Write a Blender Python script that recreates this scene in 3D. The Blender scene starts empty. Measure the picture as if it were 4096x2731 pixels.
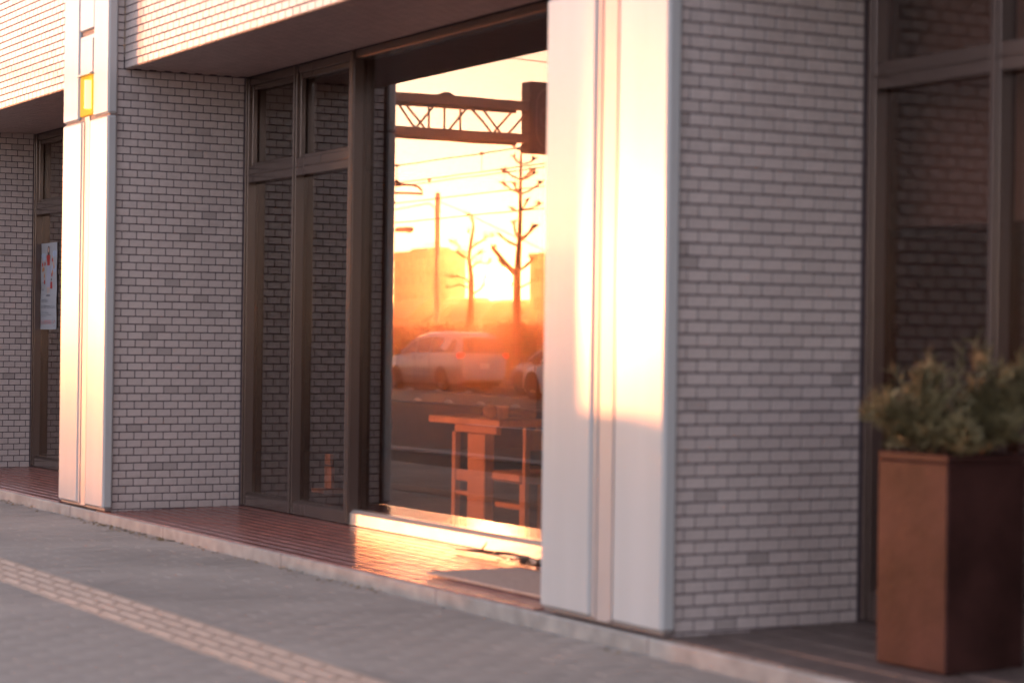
import bpy, math, random
from mathutils import Vector, Matrix
random.seed(7)
S = bpy.context.scene
C = S.collection
R = math.radians

# ------------------------------------------------------------------ camera, sky, sun, exposure
CAM = (13.7737, -4.6477, 1.1852)
def build_camera():
    yaw, pitch, roll = R(28.8672), R(0.08061), R(0.75754)
    cy, sy, cp, sp = math.cos(yaw), math.sin(yaw), math.cos(pitch), math.sin(pitch)
    F = Vector((-cy*cp, sy*cp, sp)); rt = Vector((sy, cy, 0)); up = rt.cross(F)
    r2 = rt*math.cos(roll) + up*math.sin(roll); u2 = up*math.cos(roll) - rt*math.sin(roll)
    cd = bpy.data.cameras.new('camera'); co = bpy.data.objects.new('camera', cd); C.objects.link(co)
    co.matrix_world = Matrix(((r2.x, u2.x, -F.x, CAM[0]), (r2.y, u2.y, -F.y, CAM[1]), (r2.z, u2.z, -F.z, CAM[2]), (0, 0, 0, 1)))
    cd.sensor_width = 36; cd.lens = 77.774; cd.clip_end = 3000; cd.clip_start = .05
    cd.dof.use_dof = True; cd.dof.focus_distance = 20.5; cd.dof.aperture_fstop = 2.2; cd.dof.aperture_blades = 0
    S.camera = co
build_camera()

SUN_DIR = Vector((-.87851, -.47696, .0290)).normalized()
SUN_EL = math.asin(SUN_DIR.z)
SUN_ROT = math.atan2(SUN_DIR.x, SUN_DIR.y)
w = bpy.data.worlds.new('World'); S.world = w; w.use_nodes = True
nt = w.node_tree; nt.nodes.clear()
sky = nt.nodes.new('ShaderNodeTexSky'); sky.sky_type = 'NISHITA'; sky.sun_disc = False
sky.sun_elevation = SUN_EL; sky.sun_rotation = SUN_ROT; sky.air_density = 0.5; sky.dust_density = 0.4; sky.ozone_density = 1.0
bg = nt.nodes.new('ShaderNodeBackground'); bg.inputs[1].default_value = .15
wo = nt.nodes.new('ShaderNodeOutputWorld')
wb = nt.nodes.new('ShaderNodeMix'); wb.data_type = 'RGBA'; wb.blend_type = 'MULTIPLY'; wb.inputs[0].default_value = 1
wb.inputs[7].default_value = (.44, .372, .39, 1)      # the camera's white balance, the same over the whole sky
nt.links.new(sky.outputs[0], wb.inputs[6]); vl = nt.nodes.new('ShaderNodeMix'); vl.data_type = 'RGBA'; vl.blend_type = 'ADD'; vl.inputs[0].default_value = 1
vl.inputs[7].default_value = (.56, .53, .56, 1)       # even pale fill light added over the whole sky
nt.links.new(wb.outputs[2], vl.inputs[6]); nt.links.new(vl.outputs[2], bg.inputs[0]); nt.links.new(bg.outputs[0], wo.inputs[0])
sl = bpy.data.lights.new('sun', 'SUN'); so = bpy.data.objects.new('sun', sl); C.objects.link(so)
sl.energy = .60; sl.angle = R(.6); sl.color = (1.0, .31, .11)
so.rotation_euler = (-SUN_DIR).to_track_quat('-Z', 'Y').to_euler()
so.location = (-30, -20, 8)
S.view_settings.view_transform = 'Standard'; S.view_settings.look = 'None'
S.view_settings.gamma = 1; S.view_settings.use_curve_mapping = False
S.view_settings.exposure = 3.25
S.cycles.max_bounces = 10; S.cycles.transparent_max_bounces = 16; S.cycles.glossy_bounces = 5
S.cycles.volume_bounces = 0; S.cycles.sample_clamp_indirect = 8; S.cycles.caustics_reflective = True

# ------------------------------------------------------------------ materials
def nodes(name):
    m = bpy.data.materials.new(name); m.use_nodes = True
    t = m.node_tree; b = t.nodes['Principled BSDF']
    return m, t, b
def mat(name, col, rough=.6, metal=0, var=.15, scale=8, bump=0, bscale=60, coat=0, isl=0, dark=0, emit=None, es=0, stretch=None, spec=.5):
    """procedural surface: noise mottling, optional per-piece variation (isl), rare darker pieces (dark), fine relief (bump)"""
    m, t, b = nodes(name)
    L = t.links.new; N = t.nodes.new
    tc = N('ShaderNodeTexCoord'); src = tc.outputs['Object']
    if stretch:
        mp = N('ShaderNodeMapping'); mp.inputs['Scale'].default_value = stretch; L(src, mp.inputs[0]); src = mp.outputs[0]
    nz = N('ShaderNodeTexNoise'); nz.inputs['Scale'].default_value = scale; nz.inputs['Detail'].default_value = 5; L(src, nz.inputs['Vector'])
    mr = N('ShaderNodeMapRange'); mr.inputs[3].default_value = 1-var; mr.inputs[4].default_value = 1+var
    mr.inputs[1].default_value = .3; mr.inputs[2].default_value = .7
    L(nz.outputs['Fac'], mr.inputs[0]); val = mr.outputs[0]
    if isl or dark:
        oi = N('ShaderNodeObjectInfo'); ge = N('ShaderNodeNewGeometry')
        ad = N('ShaderNodeMath'); ad.operation = 'ADD'; L(oi.outputs['Random'], ad.inputs[0]); L(ge.outputs['Random Per Island'], ad.inputs[1])
        wn = N('ShaderNodeTexWhiteNoise'); wn.noise_dimensions = '1D'; L(ad.outputs[0], wn.inputs['W'])
        m2 = N('ShaderNodeMapRange'); m2.inputs[3].default_value = 1-isl; m2.inputs[4].default_value = 1+isl*.6; L(wn.outputs['Value'], m2.inputs[0])
        mu = N('ShaderNodeMath'); mu.operation = 'MULTIPLY'; L(val, mu.inputs[0]); L(m2.outputs[0], mu.inputs[1]); val = mu.outputs[0]
        if dark:
            wn2 = N('ShaderNodeTexWhiteNoise'); wn2.noise_dimensions = '1D'
            a2 = N('ShaderNodeMath'); a2.operation = 'ADD'; a2.inputs[1].default_value = 7.31; L(ad.outputs[0], a2.inputs[0]); L(a2.outputs[0], wn2.inputs['W'])
            cp = N('ShaderNodeMath'); cp.operation = 'LESS_THAN'; cp.inputs[1].default_value = dark; L(wn2.outputs['Value'], cp.inputs[0])
            m3 = N('ShaderNodeMapRange'); m3.inputs[3].default_value = 1; m3.inputs[4].default_value = .76; L(cp.outputs[0], m3.inputs[0])
            m4 = N('ShaderNodeMath'); m4.operation = 'MULTIPLY'; L(val, m4.inputs[0]); L(m3.outputs[0], m4.inputs[1]); val = m4.outputs[0]
    mx = N('ShaderNodeMix'); mx.data_type = 'RGBA'; mx.blend_type = 'MULTIPLY'; mx.inputs[0].default_value = 1
    mx.inputs[6].default_value = (*col, 1); L(val, mx.inputs[7]); L(mx.outputs[2], b.inputs['Base Color'])
    b.inputs['Roughness'].default_value = rough; b.inputs['Metallic'].default_value = metal
    b.inputs['Specular IOR Level'].default_value = spec
    if coat:
        b.inputs['Coat Weight'].default_value = coat; b.inputs['Coat Roughness'].default_value = .06
    if bump:
        n2 = N('ShaderNodeTexNoise'); n2.inputs['Scale'].default_value = bscale; n2.inputs['Detail'].default_value = 4; L(src, n2.inputs['Vector'])
        bp = N('ShaderNodeBump'); bp.inputs['Strength'].default_value = bump; bp.inputs['Distance'].default_value = .01
        L(n2.outputs['Fac'], bp.inputs['Height']); L(bp.outputs[0], b.inputs['Normal'])
    if emit:
        b.inputs['Emission Color'].default_value = (*emit, 1); b.inputs['Emission Strength'].default_value = es
    return m
def glass_mat(name, tint, r0):
    m = bpy.data.materials.new(name); m.use_nodes = True; t = m.node_tree; t.nodes.clear()
    N = t.nodes.new; L = t.links.new
    out = N('ShaderNodeOutputMaterial'); tr = N('ShaderNodeBsdfTransparent'); tr.inputs[0].default_value = (*tint, 1)
    gl = N('ShaderNodeBsdfGlossy'); gl.inputs['Roughness'].default_value = 0.0; gl.inputs['Color'].default_value = (.96, .94, .92, 1)
    tc = N('ShaderNodeTexCoord'); nz = N('ShaderNodeTexNoise'); nz.inputs['Scale'].default_value = 1.6; nz.inputs['Detail'].default_value = 1
    L(tc.outputs['Object'], nz.inputs['Vector']); bp = N('ShaderNodeBump'); bp.inputs['Strength'].default_value = .05; bp.inputs['Distance'].default_value = .004
    L(nz.outputs['Fac'], bp.inputs['Height']); L(bp.outputs[0], gl.inputs['Normal'])
    lw = N('ShaderNodeLayerWeight'); lw.inputs['Blend'].default_value = .5
    pw = N('ShaderNodeMath'); pw.operation = 'POWER'; pw.inputs[1].default_value = 4; L(lw.outputs['Facing'], pw.inputs[0])
    mr = N('ShaderNodeMapRange'); mr.inputs[3].default_value = r0; mr.inputs[4].default_value = 1; L(pw.outputs[0], mr.inputs[0])
    mx = N('ShaderNodeMixShader'); L(mr.outputs[0], mx.inputs[0]); L(tr.outputs[0], mx.inputs[1]); L(gl.outputs[0], mx.inputs[2]); L(mx.outputs[0], out.inputs[0])
    return m
M = dict(
    tile=mat('glazed_tile', (.57, .472, .445), .3, var=.07, scale=25, bump=.06, bscale=18, isl=.07, dark=.028, coat=.25),
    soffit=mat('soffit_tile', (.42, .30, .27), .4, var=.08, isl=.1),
    joint=mat('mortar', (.098, .07, .085), .9, var=.2, scale=40),
    panel=mat('white_enamel_panel', (.50, .485, .48), .22, var=.06, scale=2.5, coat=.12, bump=.05, bscale=1.2, stretch=(2, 2, .2)),
    seal=mat('pillar_joint', (.20, .15, .14), .6, var=.1),
    channel=mat('pillar_channel', (.45, .38, .36), .3, var=.04),
    frame=mat('bronze_aluminium', (.165, .115, .10), .16, metal=.5, var=.06, scale=3, stretch=(1, 1, .1)),
    sill=mat('satin_sill', (.74, .66, .58), .27, metal=.6, var=.08, scale=6),
    glass=glass_mat('tinted_glass', (.74, .62, .58), .07),
    floor_tile=mat('red_floor_tile', (.21, .075, .06), .24, var=.15, scale=14, isl=.18, bump=.1, bscale=80),
    floor_joint=mat('floor_joint', (.27, .19, .17), .8, var=.2, scale=30),
    kerb=mat('kerb_concrete', (.31, .288, .27), .85, var=.22, scale=9, bump=.3, bscale=70),
    paver=mat('paving_block', (.30, .252, .22), .8, var=.22, scale=.9, bump=.25, bscale=90, isl=.06),
    paver_joint=mat('paving_joint', (.16, .135, .12), .95, var=.3, scale=30),
    tactile=mat('tactile_tile', (.46, .325, .25), .7, var=.12, scale=20, bump=.2, bscale=120, isl=.06),
    brown_floor=mat('brown_floor', (.12, .085, .075), .5, var=.18, scale=10, isl=.12, bump=.1),
    mat_grey=mat('door_mat', (.42, .32, .27), .9, var=.15, scale=50, bump=.5, bscale=300),
    planter=mat('planter_resin', (.048, .019, .016), .5, var=.5, scale=4, bump=.2, bscale=40, spec=.1),
    soil=mat('soil', (.05, .035, .025), 1, var=.4, scale=40),
    needle=mat('conifer_needles', (.25, .20, .10), .6, var=.3, scale=6, isl=.35),
    twig=mat('twig_bark', (.10, .065, .045), .9, var=.3),
    dryleaf=mat('dry_leaves', (.28, .19, .09), .85, var=.3, isl=.4),
    wood=mat('table_wood', (.80, .38, .10), .45, var=.18, scale=5, stretch=(1, 12, 1)),
    in_floor=mat('interior_floor', (.10, .06, .045), .5, var=.2, scale=3),
    in_wall=mat('interior_wall', (.13, .07, .055), .9, var=.1),
    in_ceil=mat('interior_ceiling', (.16, .13, .12), .9, var=.05),
    blind=mat('roller_blind', (.45, .38, .34), .9, var=.05),
    lamp_house=mat('amber_lamp_glass', (.62, .30, .02), .7, var=.03, spec=.1, emit=(1, .48, .03), es=.07),
    lamp_tube=mat('lamp_tube', (.8, .5, .12), .4, var=.01, emit=(1, .70, .12), es=.45),
    paper=mat('poster_paper', (.40, .40, .43), .6, var=.03, scale=4),
    p_red=mat('print_red', (.45, .035, .03), .6, var=.03), p_pink=mat('print_pink', (.60, .25, .27), .6, var=.03),
    p_grey=mat('print_grey', (.16, .16, .19), .6, var=.03), p_lav=mat('print_lavender', (.40, .40, .50), .6, var=.05),
    p_skin=mat('print_skin', (.60, .38, .30), .6, var=.03), p_hair=mat('print_hair', (.10, .05, .045), .6, var=.03),
    p_blue=mat('print_blue', (.40, .46, .58), .6, var=.15), p_orange=mat('print_orange', (.55, .25, .10), .6, var=.05),
    asphalt=mat('asphalt', (.058, .052, .05), .85, var=.25, scale=3, bump=.3, bscale=60),
    ground=mat('bare_ground', (.10, .085, .07), .95, var=.3, scale=.5),
    bed=mat('track_bed', (.10, .09, .085), .9, var=.3, scale=6, bump=.5, bscale=30),
    rail=mat('steel_rail', (.45, .40, .37), .25, metal=.9, var=.1),
    line=mat('road_paint', (.62, .60, .56), .7, var=.2, scale=20),
    dome=mat('marker_dome', (.50, .46, .40), .5, var=.1),
    soil_strip=mat('verge_soil', (.07, .048, .035), .95, var=.35, scale=5),
    steel=mat('grey_steel', (.22, .20, .19), .55, metal=.2, var=.12),
    sign=mat('sign_box', (.13, .12, .12), .5, var=.08), sign_rim=mat('sign_rim', (.40, .36, .34), .4, var=.05),
    pole=mat('pole_concrete', (.34, .30, .27), .9, var=.12, scale=2),
    bark=mat('tree_bark', (.085, .06, .045), .95, var=.35, scale=6, bump=.6, bscale=25),
    hedge=mat('hedge_leaf', (.045, .055, .022), .7, var=.35, scale=3, isl=.4),
    wall_a=mat('apartment_render', (.22, .17, .155), .85, var=.08, scale=.4), wall_b=mat('block_render', (.17, .13, .11), .85, var=.08, scale=.4),
    roof=mat('roof_tile', (.10, .08, .08), .7, var=.2, scale=1.5), house=mat('house_render', (.32, .27, .23), .9, var=.1, scale=.6),
    wpane=mat('far_window', (.05, .05, .06), .08, var=.05),
    silver=mat('silver_paint', (.40, .40, .42), .22, metal=.3, var=.03, coat=.8), white=mat('white_paint', (.74, .73, .73), .25, var=.02, coat=.8),
    darkcar=mat('dark_paint', (.05, .05, .065), .2, metal=.4, var=.03, coat=.8),
    cglass=mat('car_glass', (.03, .03, .035), .06, var=.02), rubber=mat('tyre_rubber', (.02, .02, .02), .9, var=.1),
    rim=mat('alloy_rim', (.45, .43, .42), .25, metal=.8, var=.05), black=mat('black_trim', (.02, .02, .022), .6, var=.05),
    tail=mat('tail_lamp', (.5, .02, .02), .2, var=.02, emit=(1, .05, .02), es=.5), chrome=mat('chrome', (.7, .68, .66), .1, metal=1, var=.02),
    plate=mat('number_plate', (.55, .55, .5), .5, var=.02), upper=mat('upper_wall', (.38, .34, .32), .5, var=.08),
    amber=mat('amber_glass', (.75, .32, .05), .12, var=.05, coat=.5), cup=mat('cup_glaze', (.55, .30, .15), .3, var=.05),
)

# ------------------------------------------------------------------ mesh helpers
ORG = {}
class MB:
    def __init__(s): s.v = []; s.f = []; s.m = []; s.k = 0
    def add(s, vs, fs):
        o = len(s.v); s.v += [tuple(p) for p in vs]; s.f += [tuple(i+o for i in f) for f in fs]; s.m += [s.k]*len(fs); return s
    def box(s, x0, x1, y0, y1, z0, z1):
        return s.add([(x0,y0,z0),(x1,y0,z0),(x1,y1,z0),(x0,y1,z0),(x0,y0,z1),(x1,y0,z1),(x1,y1,z1),(x0,y1,z1)],
                     [(0,3,2,1),(4,5,6,7),(0,1,5,4),(1,2,6,5),(2,3,7,6),(3,0,4,7)])
    def bbox(s, x0, x1, y0, y1, z0, z1, b=.004):
        """box with chamfered edges all round"""
        xs, ys, zs = (x0, x1), (y0, y1), (z0, z1); vs = []; idx = {}
        for i in (0, 1):
            for j in (0, 1):
                for k in (0, 1):
                    X, Y, Z = xs[i], ys[j], zs[k]; dx = b if i == 0 else -b; dy = b if j == 0 else -b; dz = b if k == 0 else -b
                    idx[i,j,k,0] = len(vs); vs.append((X, Y+dy, Z+dz)); idx[i,j,k,1] = len(vs); vs.append((X+dx, Y, Z+dz)); idx[i,j,k,2] = len(vs); vs.append((X+dx, Y+dy, Z))
        g = lambda i, j, k, a: idx[i,j,k,a]
        fs = [(g(0,0,0,0),g(0,0,1,0),g(0,1,1,0),g(0,1,0,0)),(g(1,0,0,0),g(1,1,0,0),g(1,1,1,0),g(1,0,1,0)),
              (g(0,0,0,1),g(1,0,0,1),g(1,0,1,1),g(0,0,1,1)),(g(0,1,0,1),g(0,1,1,1),g(1,1,1,1),g(1,1,0,1)),
              (g(0,0,0,2),g(0,1,0,2),g(1,1,0,2),g(1,0,0,2)),(g(0,0,1,2),g(1,0,1,2),g(1,1,1,2),g(0,1,1,2))]
        for j in (0,1):
            for k in (0,1): fs.append((g(0,j,k,1),g(1,j,k,1),g(1,j,k,2),g(0,j,k,2)))
        for i in (0,1):
            for k in (0,1): fs.append((g(i,0,k,0),g(i,1,k,0),g(i,1,k,2),g(i,0,k,2)))
        for i in (0,1):
            for j in (0,1): fs.append((g(i,j,0,0),g(i,j,1,0),g(i,j,1,1),g(i,j,0,1)))
        for i in (0,1):
            for j in (0,1):
                for k in (0,1): fs.append((g(i,j,k,0),g(i,j,k,1),g(i,j,k,2)))
        return s.add(vs, fs)
    def tube(s, pts, rad, n=8, cap=True):
        pts = [Vector(p) for p in pts]; rs = rad if isinstance(rad, (list, tuple)) else [rad]*len(pts)
        vs = []; fs = []; ref = Vector((0, 0, 1))
        for i, p in enumerate(pts):
            d = (pts[min(i+1, len(pts)-1)] - pts[max(i-1, 0)]).normalized()
            a = d.cross(ref if abs(d.z) < .95 else Vector((1, 0, 0))).normalized(); b = d.cross(a)
            for k in range(n):
                t = 2*math.pi*k/n; vs.append(p + (a*math.cos(t) + b*math.sin(t))*rs[i])
        for i in range(len(pts)-1):
            for k in range(n):
                k2 = (k+1) % n; fs.append((i*n+k, i*n+k2, (i+1)*n+k2, (i+1)*n+k))
        if cap: fs.append(tuple(range(n))); fs.append(tuple(range((len(pts)-1)*n, len(pts)*n)))
        return s.add(vs, fs)
    def prism(s, poly, axis, a, b):
        n = len(poly); vs = []
        for c in (a, b):
            for p, q in poly:
                vs.append((c, p, q) if axis == 0 else (p, c, q) if axis == 1 else (p, q, c))
        fs = [tuple(range(n)), tuple(range(2*n-1, n-1, -1))] + [(i, (i+1) % n, n+(i+1) % n, n+i) for i in range(n)]
        return s.add(vs, fs)
    def lathe(s, cx, cy, prof, n=16):
        vs = []; fs = []
        for r, z in prof:
            for k in range(n): vs.append((cx+r*math.cos(2*math.pi*k/n), cy+r*math.sin(2*math.pi*k/n), z))
        for i in range(len(prof)-1):
            for k in range(n):
                k2 = (k+1) % n; fs.append((i*n+k, i*n+k2, (i+1)*n+k2, (i+1)*n+k))
        fs.append(tuple(range(n))); fs.append(tuple(range((len(prof)-1)*n, len(prof)*n)))
        return s.add(vs, fs)
    def mesh(s, name, mats, o=(0, 0, 0), smooth=False):
        me = bpy.data.meshes.new(name); me.from_pydata([(x-o[0], y-o[1], z-o[2]) for x, y, z in s.v], [], s.f)
        for m in (mats if isinstance(mats, list) else [mats]): me.materials.append(m)
        if isinstance(mats, list): me.polygons.foreach_set('material_index', s.m)
        me.update()
        import bmesh
        bm = bmesh.new(); bm.from_mesh(me); bmesh.ops.recalc_face_normals(bm, faces=bm.faces); bm.to_mesh(me); bm.free()
        if smooth:
            me.polygons.foreach_set('use_smooth', [True]*len(me.polygons))
            try: me.set_sharp_from_angle(angle=R(35))
            except Exception: pass
        return me
    def build(s, name, mats, parent=None, smooth=False):
        o = ORG.get(parent.name, (0, 0, 0)) if parent else (0, 0, 0)
        ob = bpy.data.objects.new(name, s.mesh(name, mats, o, smooth)); C.objects.link(ob)
        if parent: ob.parent = parent; ORG[ob.name] = o
        return ob
def tag(o, label=None, cat=None, group=None, kind=None):
    if label: o['label'] = label
    if cat: o['category'] = cat
    if group: o['group'] = group
    if kind: o['kind'] = kind
    return o
def thing(name, label, cat, loc, group=None):
    o = bpy.data.objects.new(name, None); C.objects.link(o); o.location = loc; o.empty_display_size = .1
    ORG[o.name] = tuple(loc); return tag(o, label, cat, group)
def single(name, mb, m, label, cat, group=None, smooth=False):
    """a thing that is one mesh, its origin at the middle of its base"""
    xs = [p[0] for p in mb.v]; ys = [p[1] for p in mb.v]; zs = [p[2] for p in mb.v]
    o = ((min(xs)+max(xs))/2, (min(ys)+max(ys))/2, min(zs))
    ob = bpy.data.objects.new(name, mb.mesh(name, m, o, smooth)); C.objects.link(ob); ob.location = o; return tag(ob, label, cat, group)
def piece(name, me, parent, wloc, rz=0):
    """an alike piece sharing its mesh data"""
    o = bpy.data.objects.new(name, me); C.objects.link(o); o.parent = parent
    g = ORG[parent.name]; o.location = (wloc[0]-g[0], wloc[1]-g[1], wloc[2]-g[2]); o.rotation_euler = (0, 0, rz); return o
def structure(name, mb, m, smooth=False):
    o = mb.build(name, m, None, smooth); o['kind'] = 'structure'; ORG[o.name] = (0, 0, 0); return o

# virtual image in the big window: a photo pixel and a street depth give a street point
YG = .963
_m = S.camera.matrix_world
_F, _RT, _U = [Vector((_m[0][i], _m[1][i], _m[2][i])) for i in (2, 0, 1)]; _F = -_F
def street(u, v, y):
    d = _F + _RT*((u-2048)/8848.9) - _U*((v-1365.5)/8848.9)
    t = (2*YG - y - CAM[1])/d.y
    return Vector((CAM[0]+t*d.x, y, CAM[2]+t*d.z))
RZ = -.2   # road level

# ================================================================== SETTING
structure('ground', MB().add([(-640, -640, -.215), (120, -640, -.215), (120, 40, -.215), (-640, 40, -.215)], [(0, 1, 2, 3)]), M['ground'])
structure('road', MB().add([(-330, -27.5, RZ), (60, -27.5, RZ), (60, -4.7, RZ), (-330, -4.7, RZ)], [(0, 1, 2, 3)]), M['asphalt'])
structure('far_pavement', MB().box(-330, 60, -31, -27.5, -.212, -.07), M['paver'])
tb = structure('tram_track_bed', MB().add([(-330, -21.7, RZ+.004), (60, -21.7, RZ+.004), (60, -16.25, RZ+.004), (-330, -16.25, RZ+.004)], [(0, 1, 2, 3)]), M['bed'])
for y in (-17.35, -18.42, -19.55, -20.62):
    MB().box(-330, 60, y-.035, y+.035, RZ+.004, RZ+.03).build('rail', M['rail'], tb)
for y in (-16.2, -21.75):
    MB().box(-330, 60, y-.08, y+.08, RZ+.001, RZ+.05).build('edge_kerb', M['kerb'], tb)
mk = MB()
for x in range(-80, 40, 10): mk.box(x, x+5, -11.28, -11.13, RZ-.01, RZ+.004)
tag(mk.build('lane_line', M['line']), kind='structure')
structure('verge_strip', MB().box(-60, 40, -4.4, -3.2, -.21, -.03), M['soil_strip'])
structure('road_kerb', MB().bbox(-60, 40, -4.7, -4.4, -.21, .0, .015), M['kerb'])

# pavement: block paving laid crosswise, the nearest blocks as pieces
pav = structure('pavement', MB().box(-40, 14.6, -3.2, -.0805, -.2, -.014), M['paver_joint'])
pm = MB().bbox(-.0483, .0483, -.0983, .0983, -.03, 0, .0025).mesh('paver', M['paver'])
rest = MB(); cells = []
nx = int((9.4+9)/.1)
for i in range(nx):
    x = -9 + i*.1 + .05; off = (i % 2)*.1
    for j in range(18):
        y0 = -3.2 + j*.2 - off; y1 = y0+.2
        y0, y1 = max(y0, -3.2), min(y1, -.083)
        if y1-y0 < .05: continue
        for a, b in ([(y0, y1)] if not (y0 < -1.597 < y1 or y0 < -1.283 < y1 or (y0 >= -1.6 and y1 <= -1.28)) else
                     [(y0, min(y1, -1.6)), (max(y0, -1.28), y1)]):
            if b-a > .03: cells.append((x, a, b))
def pavd(c):
    x, a, b = c; return (CAM[0]-x)**2 + (CAM[1]-(a+b)/2)**2
seen = lambda c: (c[0] < 7.4 + (c[1]+.9)*.47 - .05)
vis = sorted([c for c in cells if c[2]-c[1] > .195 and seen(c)], key=pavd)[:300]
vs = set(vis)
for c in cells:
    zz = random.uniform(-.0025, .0005)
    if c in vs: piece('paver', pm, pav, (c[0], (c[1]+c[2])/2, zz))
    else: rest.bbox(c[0]-.0483, c[0]+.0483, c[1]+.0017, c[2]-.0017, -.014, zz, .0025)
ro = rest.build('paving_blocks', M['paver'], pav); ro['kind'] = 'stuff'
# tactile guide strip
tp = structure('tactile_strip', MB().bbox(-30, 9.4, -1.597, -1.283, -.012, .001, .003), M['tactile'])
bar = MB(); bl, bw = .135, .021
n = 6
pts = [(-bl+bw*(1-math.cos(math.pi*k/n))*0, 0) for k in range(1)]
def capsule(l, r):
    p = []
    for k in range(9): a = math.pi/2 + math.pi*k/8; p.append((-l+r+r*math.cos(a), r*math.sin(a)))
    for k in range(9): a = -math.pi/2 + math.pi*k/8; p.append((l-r+r*math.cos(a), r*math.sin(a)))
    return p
o1, o2 = capsule(bl, bw), capsule(bl-.008, bw-.009)
bar.add([(x, y, 0) for x, y in o1] + [(x, y, .008) for x, y in o2], [(i, (i+1) % 18, 18+(i+1) % 18, 18+i) for i in range(18)] + [tuple(range(18, 36))])
bmsh = bar.mesh('tactile_bar', M['tactile'])
far_b = MB(); cnt = 0
rows = (-1.327, -1.402, -1.477, -1.552)
for k in range(-38, 24):
    for r_, y in enumerate(rows):
        x = 2.33 + .3*k + (r_ % 2)*.0 - (0 if r_ == 0 else .02*r_) + (.0)
        if x > 9.2: continue
        if x > -2: piece('tactile_bar', bmsh, tp, (x, y, .001))
        else:
            far_b.add([(x+px, y+py, .001) for px, py in o1] + [(x+px, y+py, .007) for px, py in o2], [(i, (i+1) % 18, 18+(i+1) % 18, 18+i) for i in range(18)] + [tuple(range(18, 36))])
fb = far_b.build('tactile_bars', M['tactile'], tp); fb['kind'] = 'stuff'

# plinth of the arcade: kerb, red porch tiles, brown floor at the right
pk = structure('porch_kerb', MB().bbox(-6.2, 12, -.08, -.052, -.19, .068, .006), M['kerb'])
for i in range(11):
    x = -6.0 + i*1.8
    MB().box(x-.003, x+.003, -.0805, -.06, .0, .0675).build('kerb_joint', M['joint'], pk)
pf = structure('porch_floor', MB().add([(-5.8, -.052, .064), (12, -.052, .064), (12, .97, .088), (-5.8, .97, .088), (-5.8, -.052, -.19), (12, -.052, -.19), (12, .97, -.19), (-5.8, .97, -.19)],
      [(0, 1, 2, 3), (0, 4, 5, 1), (1, 5, 6, 2), (2, 6, 7, 3), (3, 7, 4, 0)]), M['floor_joint'])
ft = MB().bbox(-.0985, .0985, -.0365, .0365, -.012, 0, .003).mesh('floor_tile', M['floor_tile'])
bf = MB().bbox(-.097, .097, -.097, .097, -.012, 0, .003).mesh('floor_tile', M['brown_floor'])
cells = []
for j in range(12):
    y = -.0135 + j*.08
    for i in range(56):
        x = -4.65 + i*.2 + (j % 2)*.1
        if x < 5.75 and not (-.95 < x < -.1) and y < .9: cells.append((x, y))
cells.sort(key=lambda c: (c[0]-13.8)**2 + (c[1]+4.6)**2)
rest = MB()
for i, (x, y) in enumerate(cells):
    z = .072 + .0235*(y+.05) + random.uniform(-.0005, .0005)
    if i < 300: piece('floor_tile', ft, pf, (x, y, z))
    else: rest.bbox(x-.0985, x+.0985, y-.0365, y+.0365, z-.012, z, .003)
rr = rest.build('floor_tiles', M['floor_tile'], pf); rr['kind'] = 'stuff'
for i in range(12):
    for j in range(5):
        piece('floor_tile', bf, pf, (6.75+i*.2, .05+j*.2, .072+.0235*(.10+j*.2)))

# ================================================================== BUILDING
ob = thing('office_building', 'storey above the arcade with the dark rooms behind its shop windows', 'building', (3, 4, 0))
MB().box(-7, 14, .2, 9, 3.02, 7.5).build('upper_storey', M['upper'], ob)
MB().box(-7, 14, .99, 9, -.19, .088).build('interior_floor', M['in_floor'], ob)
MB().box(-7, 14, .99, 9, 2.94, 3.0).build('interior_ceiling', M['in_ceil'], ob)
MB().box(-7, 14, 7.0, 7.2, .09, 2.935).build('back_wall', M['in_wall'], ob)
MB().box(-7, -6.8, .99, 7.0, .09, 2.935).build('side_wall', M['in_wall'], ob)
MB().box(13.8, 14, .99, 7.0, .09, 2.935).build('side_wall', M['in_wall'], ob)

TW, TH, TP, TQ, TD = .0934, .0436, .1, .05, .006
def tile_mesh(w_, h_):
    b = .0022
    return MB().add([(-w_/2, 0, -h_/2), (w_/2, 0, -h_/2), (w_/2, 0, h_/2), (-w_/2, 0, h_/2),
                     (-w_/2, -TD+b, -h_/2), (w_/2, -TD+b, -h_/2), (w_/2, -TD+b, h_/2), (-w_/2, -TD+b, h_/2),
                     (-w_/2+b, -TD, -h_/2+b), (w_/2-b, -TD, -h_/2+b), (w_/2-b, -TD, h_/2-b), (-w_/2+b, -TD, h_/2-b)],
                    [(0,1,5,4),(1,2,6,5),(2,3,7,6),(3,0,4,7),(4,5,9,8),(5,6,10,9),(6,7,11,10),(7,4,8,11),(8,9,10,11)])
TM = {}
def tm(w_, h_):
    k = (round(w_, 4), round(h_, 4))
    if k not in TM: TM[k] = tile_mesh(*k).mesh('tile', M['tile'])
    return TM[k]
def field(a0, a1, z0, nz, phase, clip_bottom=None):
    """running bond cells (along, width, z centre, height)"""
    out = []
    for j in range(-1 if clip_bottom else 0, nz):
        zb, h_ = z0 + j*TQ, TH
        zc = zb + TQ/2
        if j == -1: h_ = TQ*.4; zc = z0 - h_/2 - .003
        s0 = a0 - TP + ((j+phase) % 2)*TP/2
        while s0 < a1:
            lo, hi = max(s0, a0), min(s0+TP, a1)
            if hi-lo > .03: out.append(((lo+hi)/2, hi-lo-(TP-TW), zc, h_))
            s0 += TP
    return out
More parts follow.
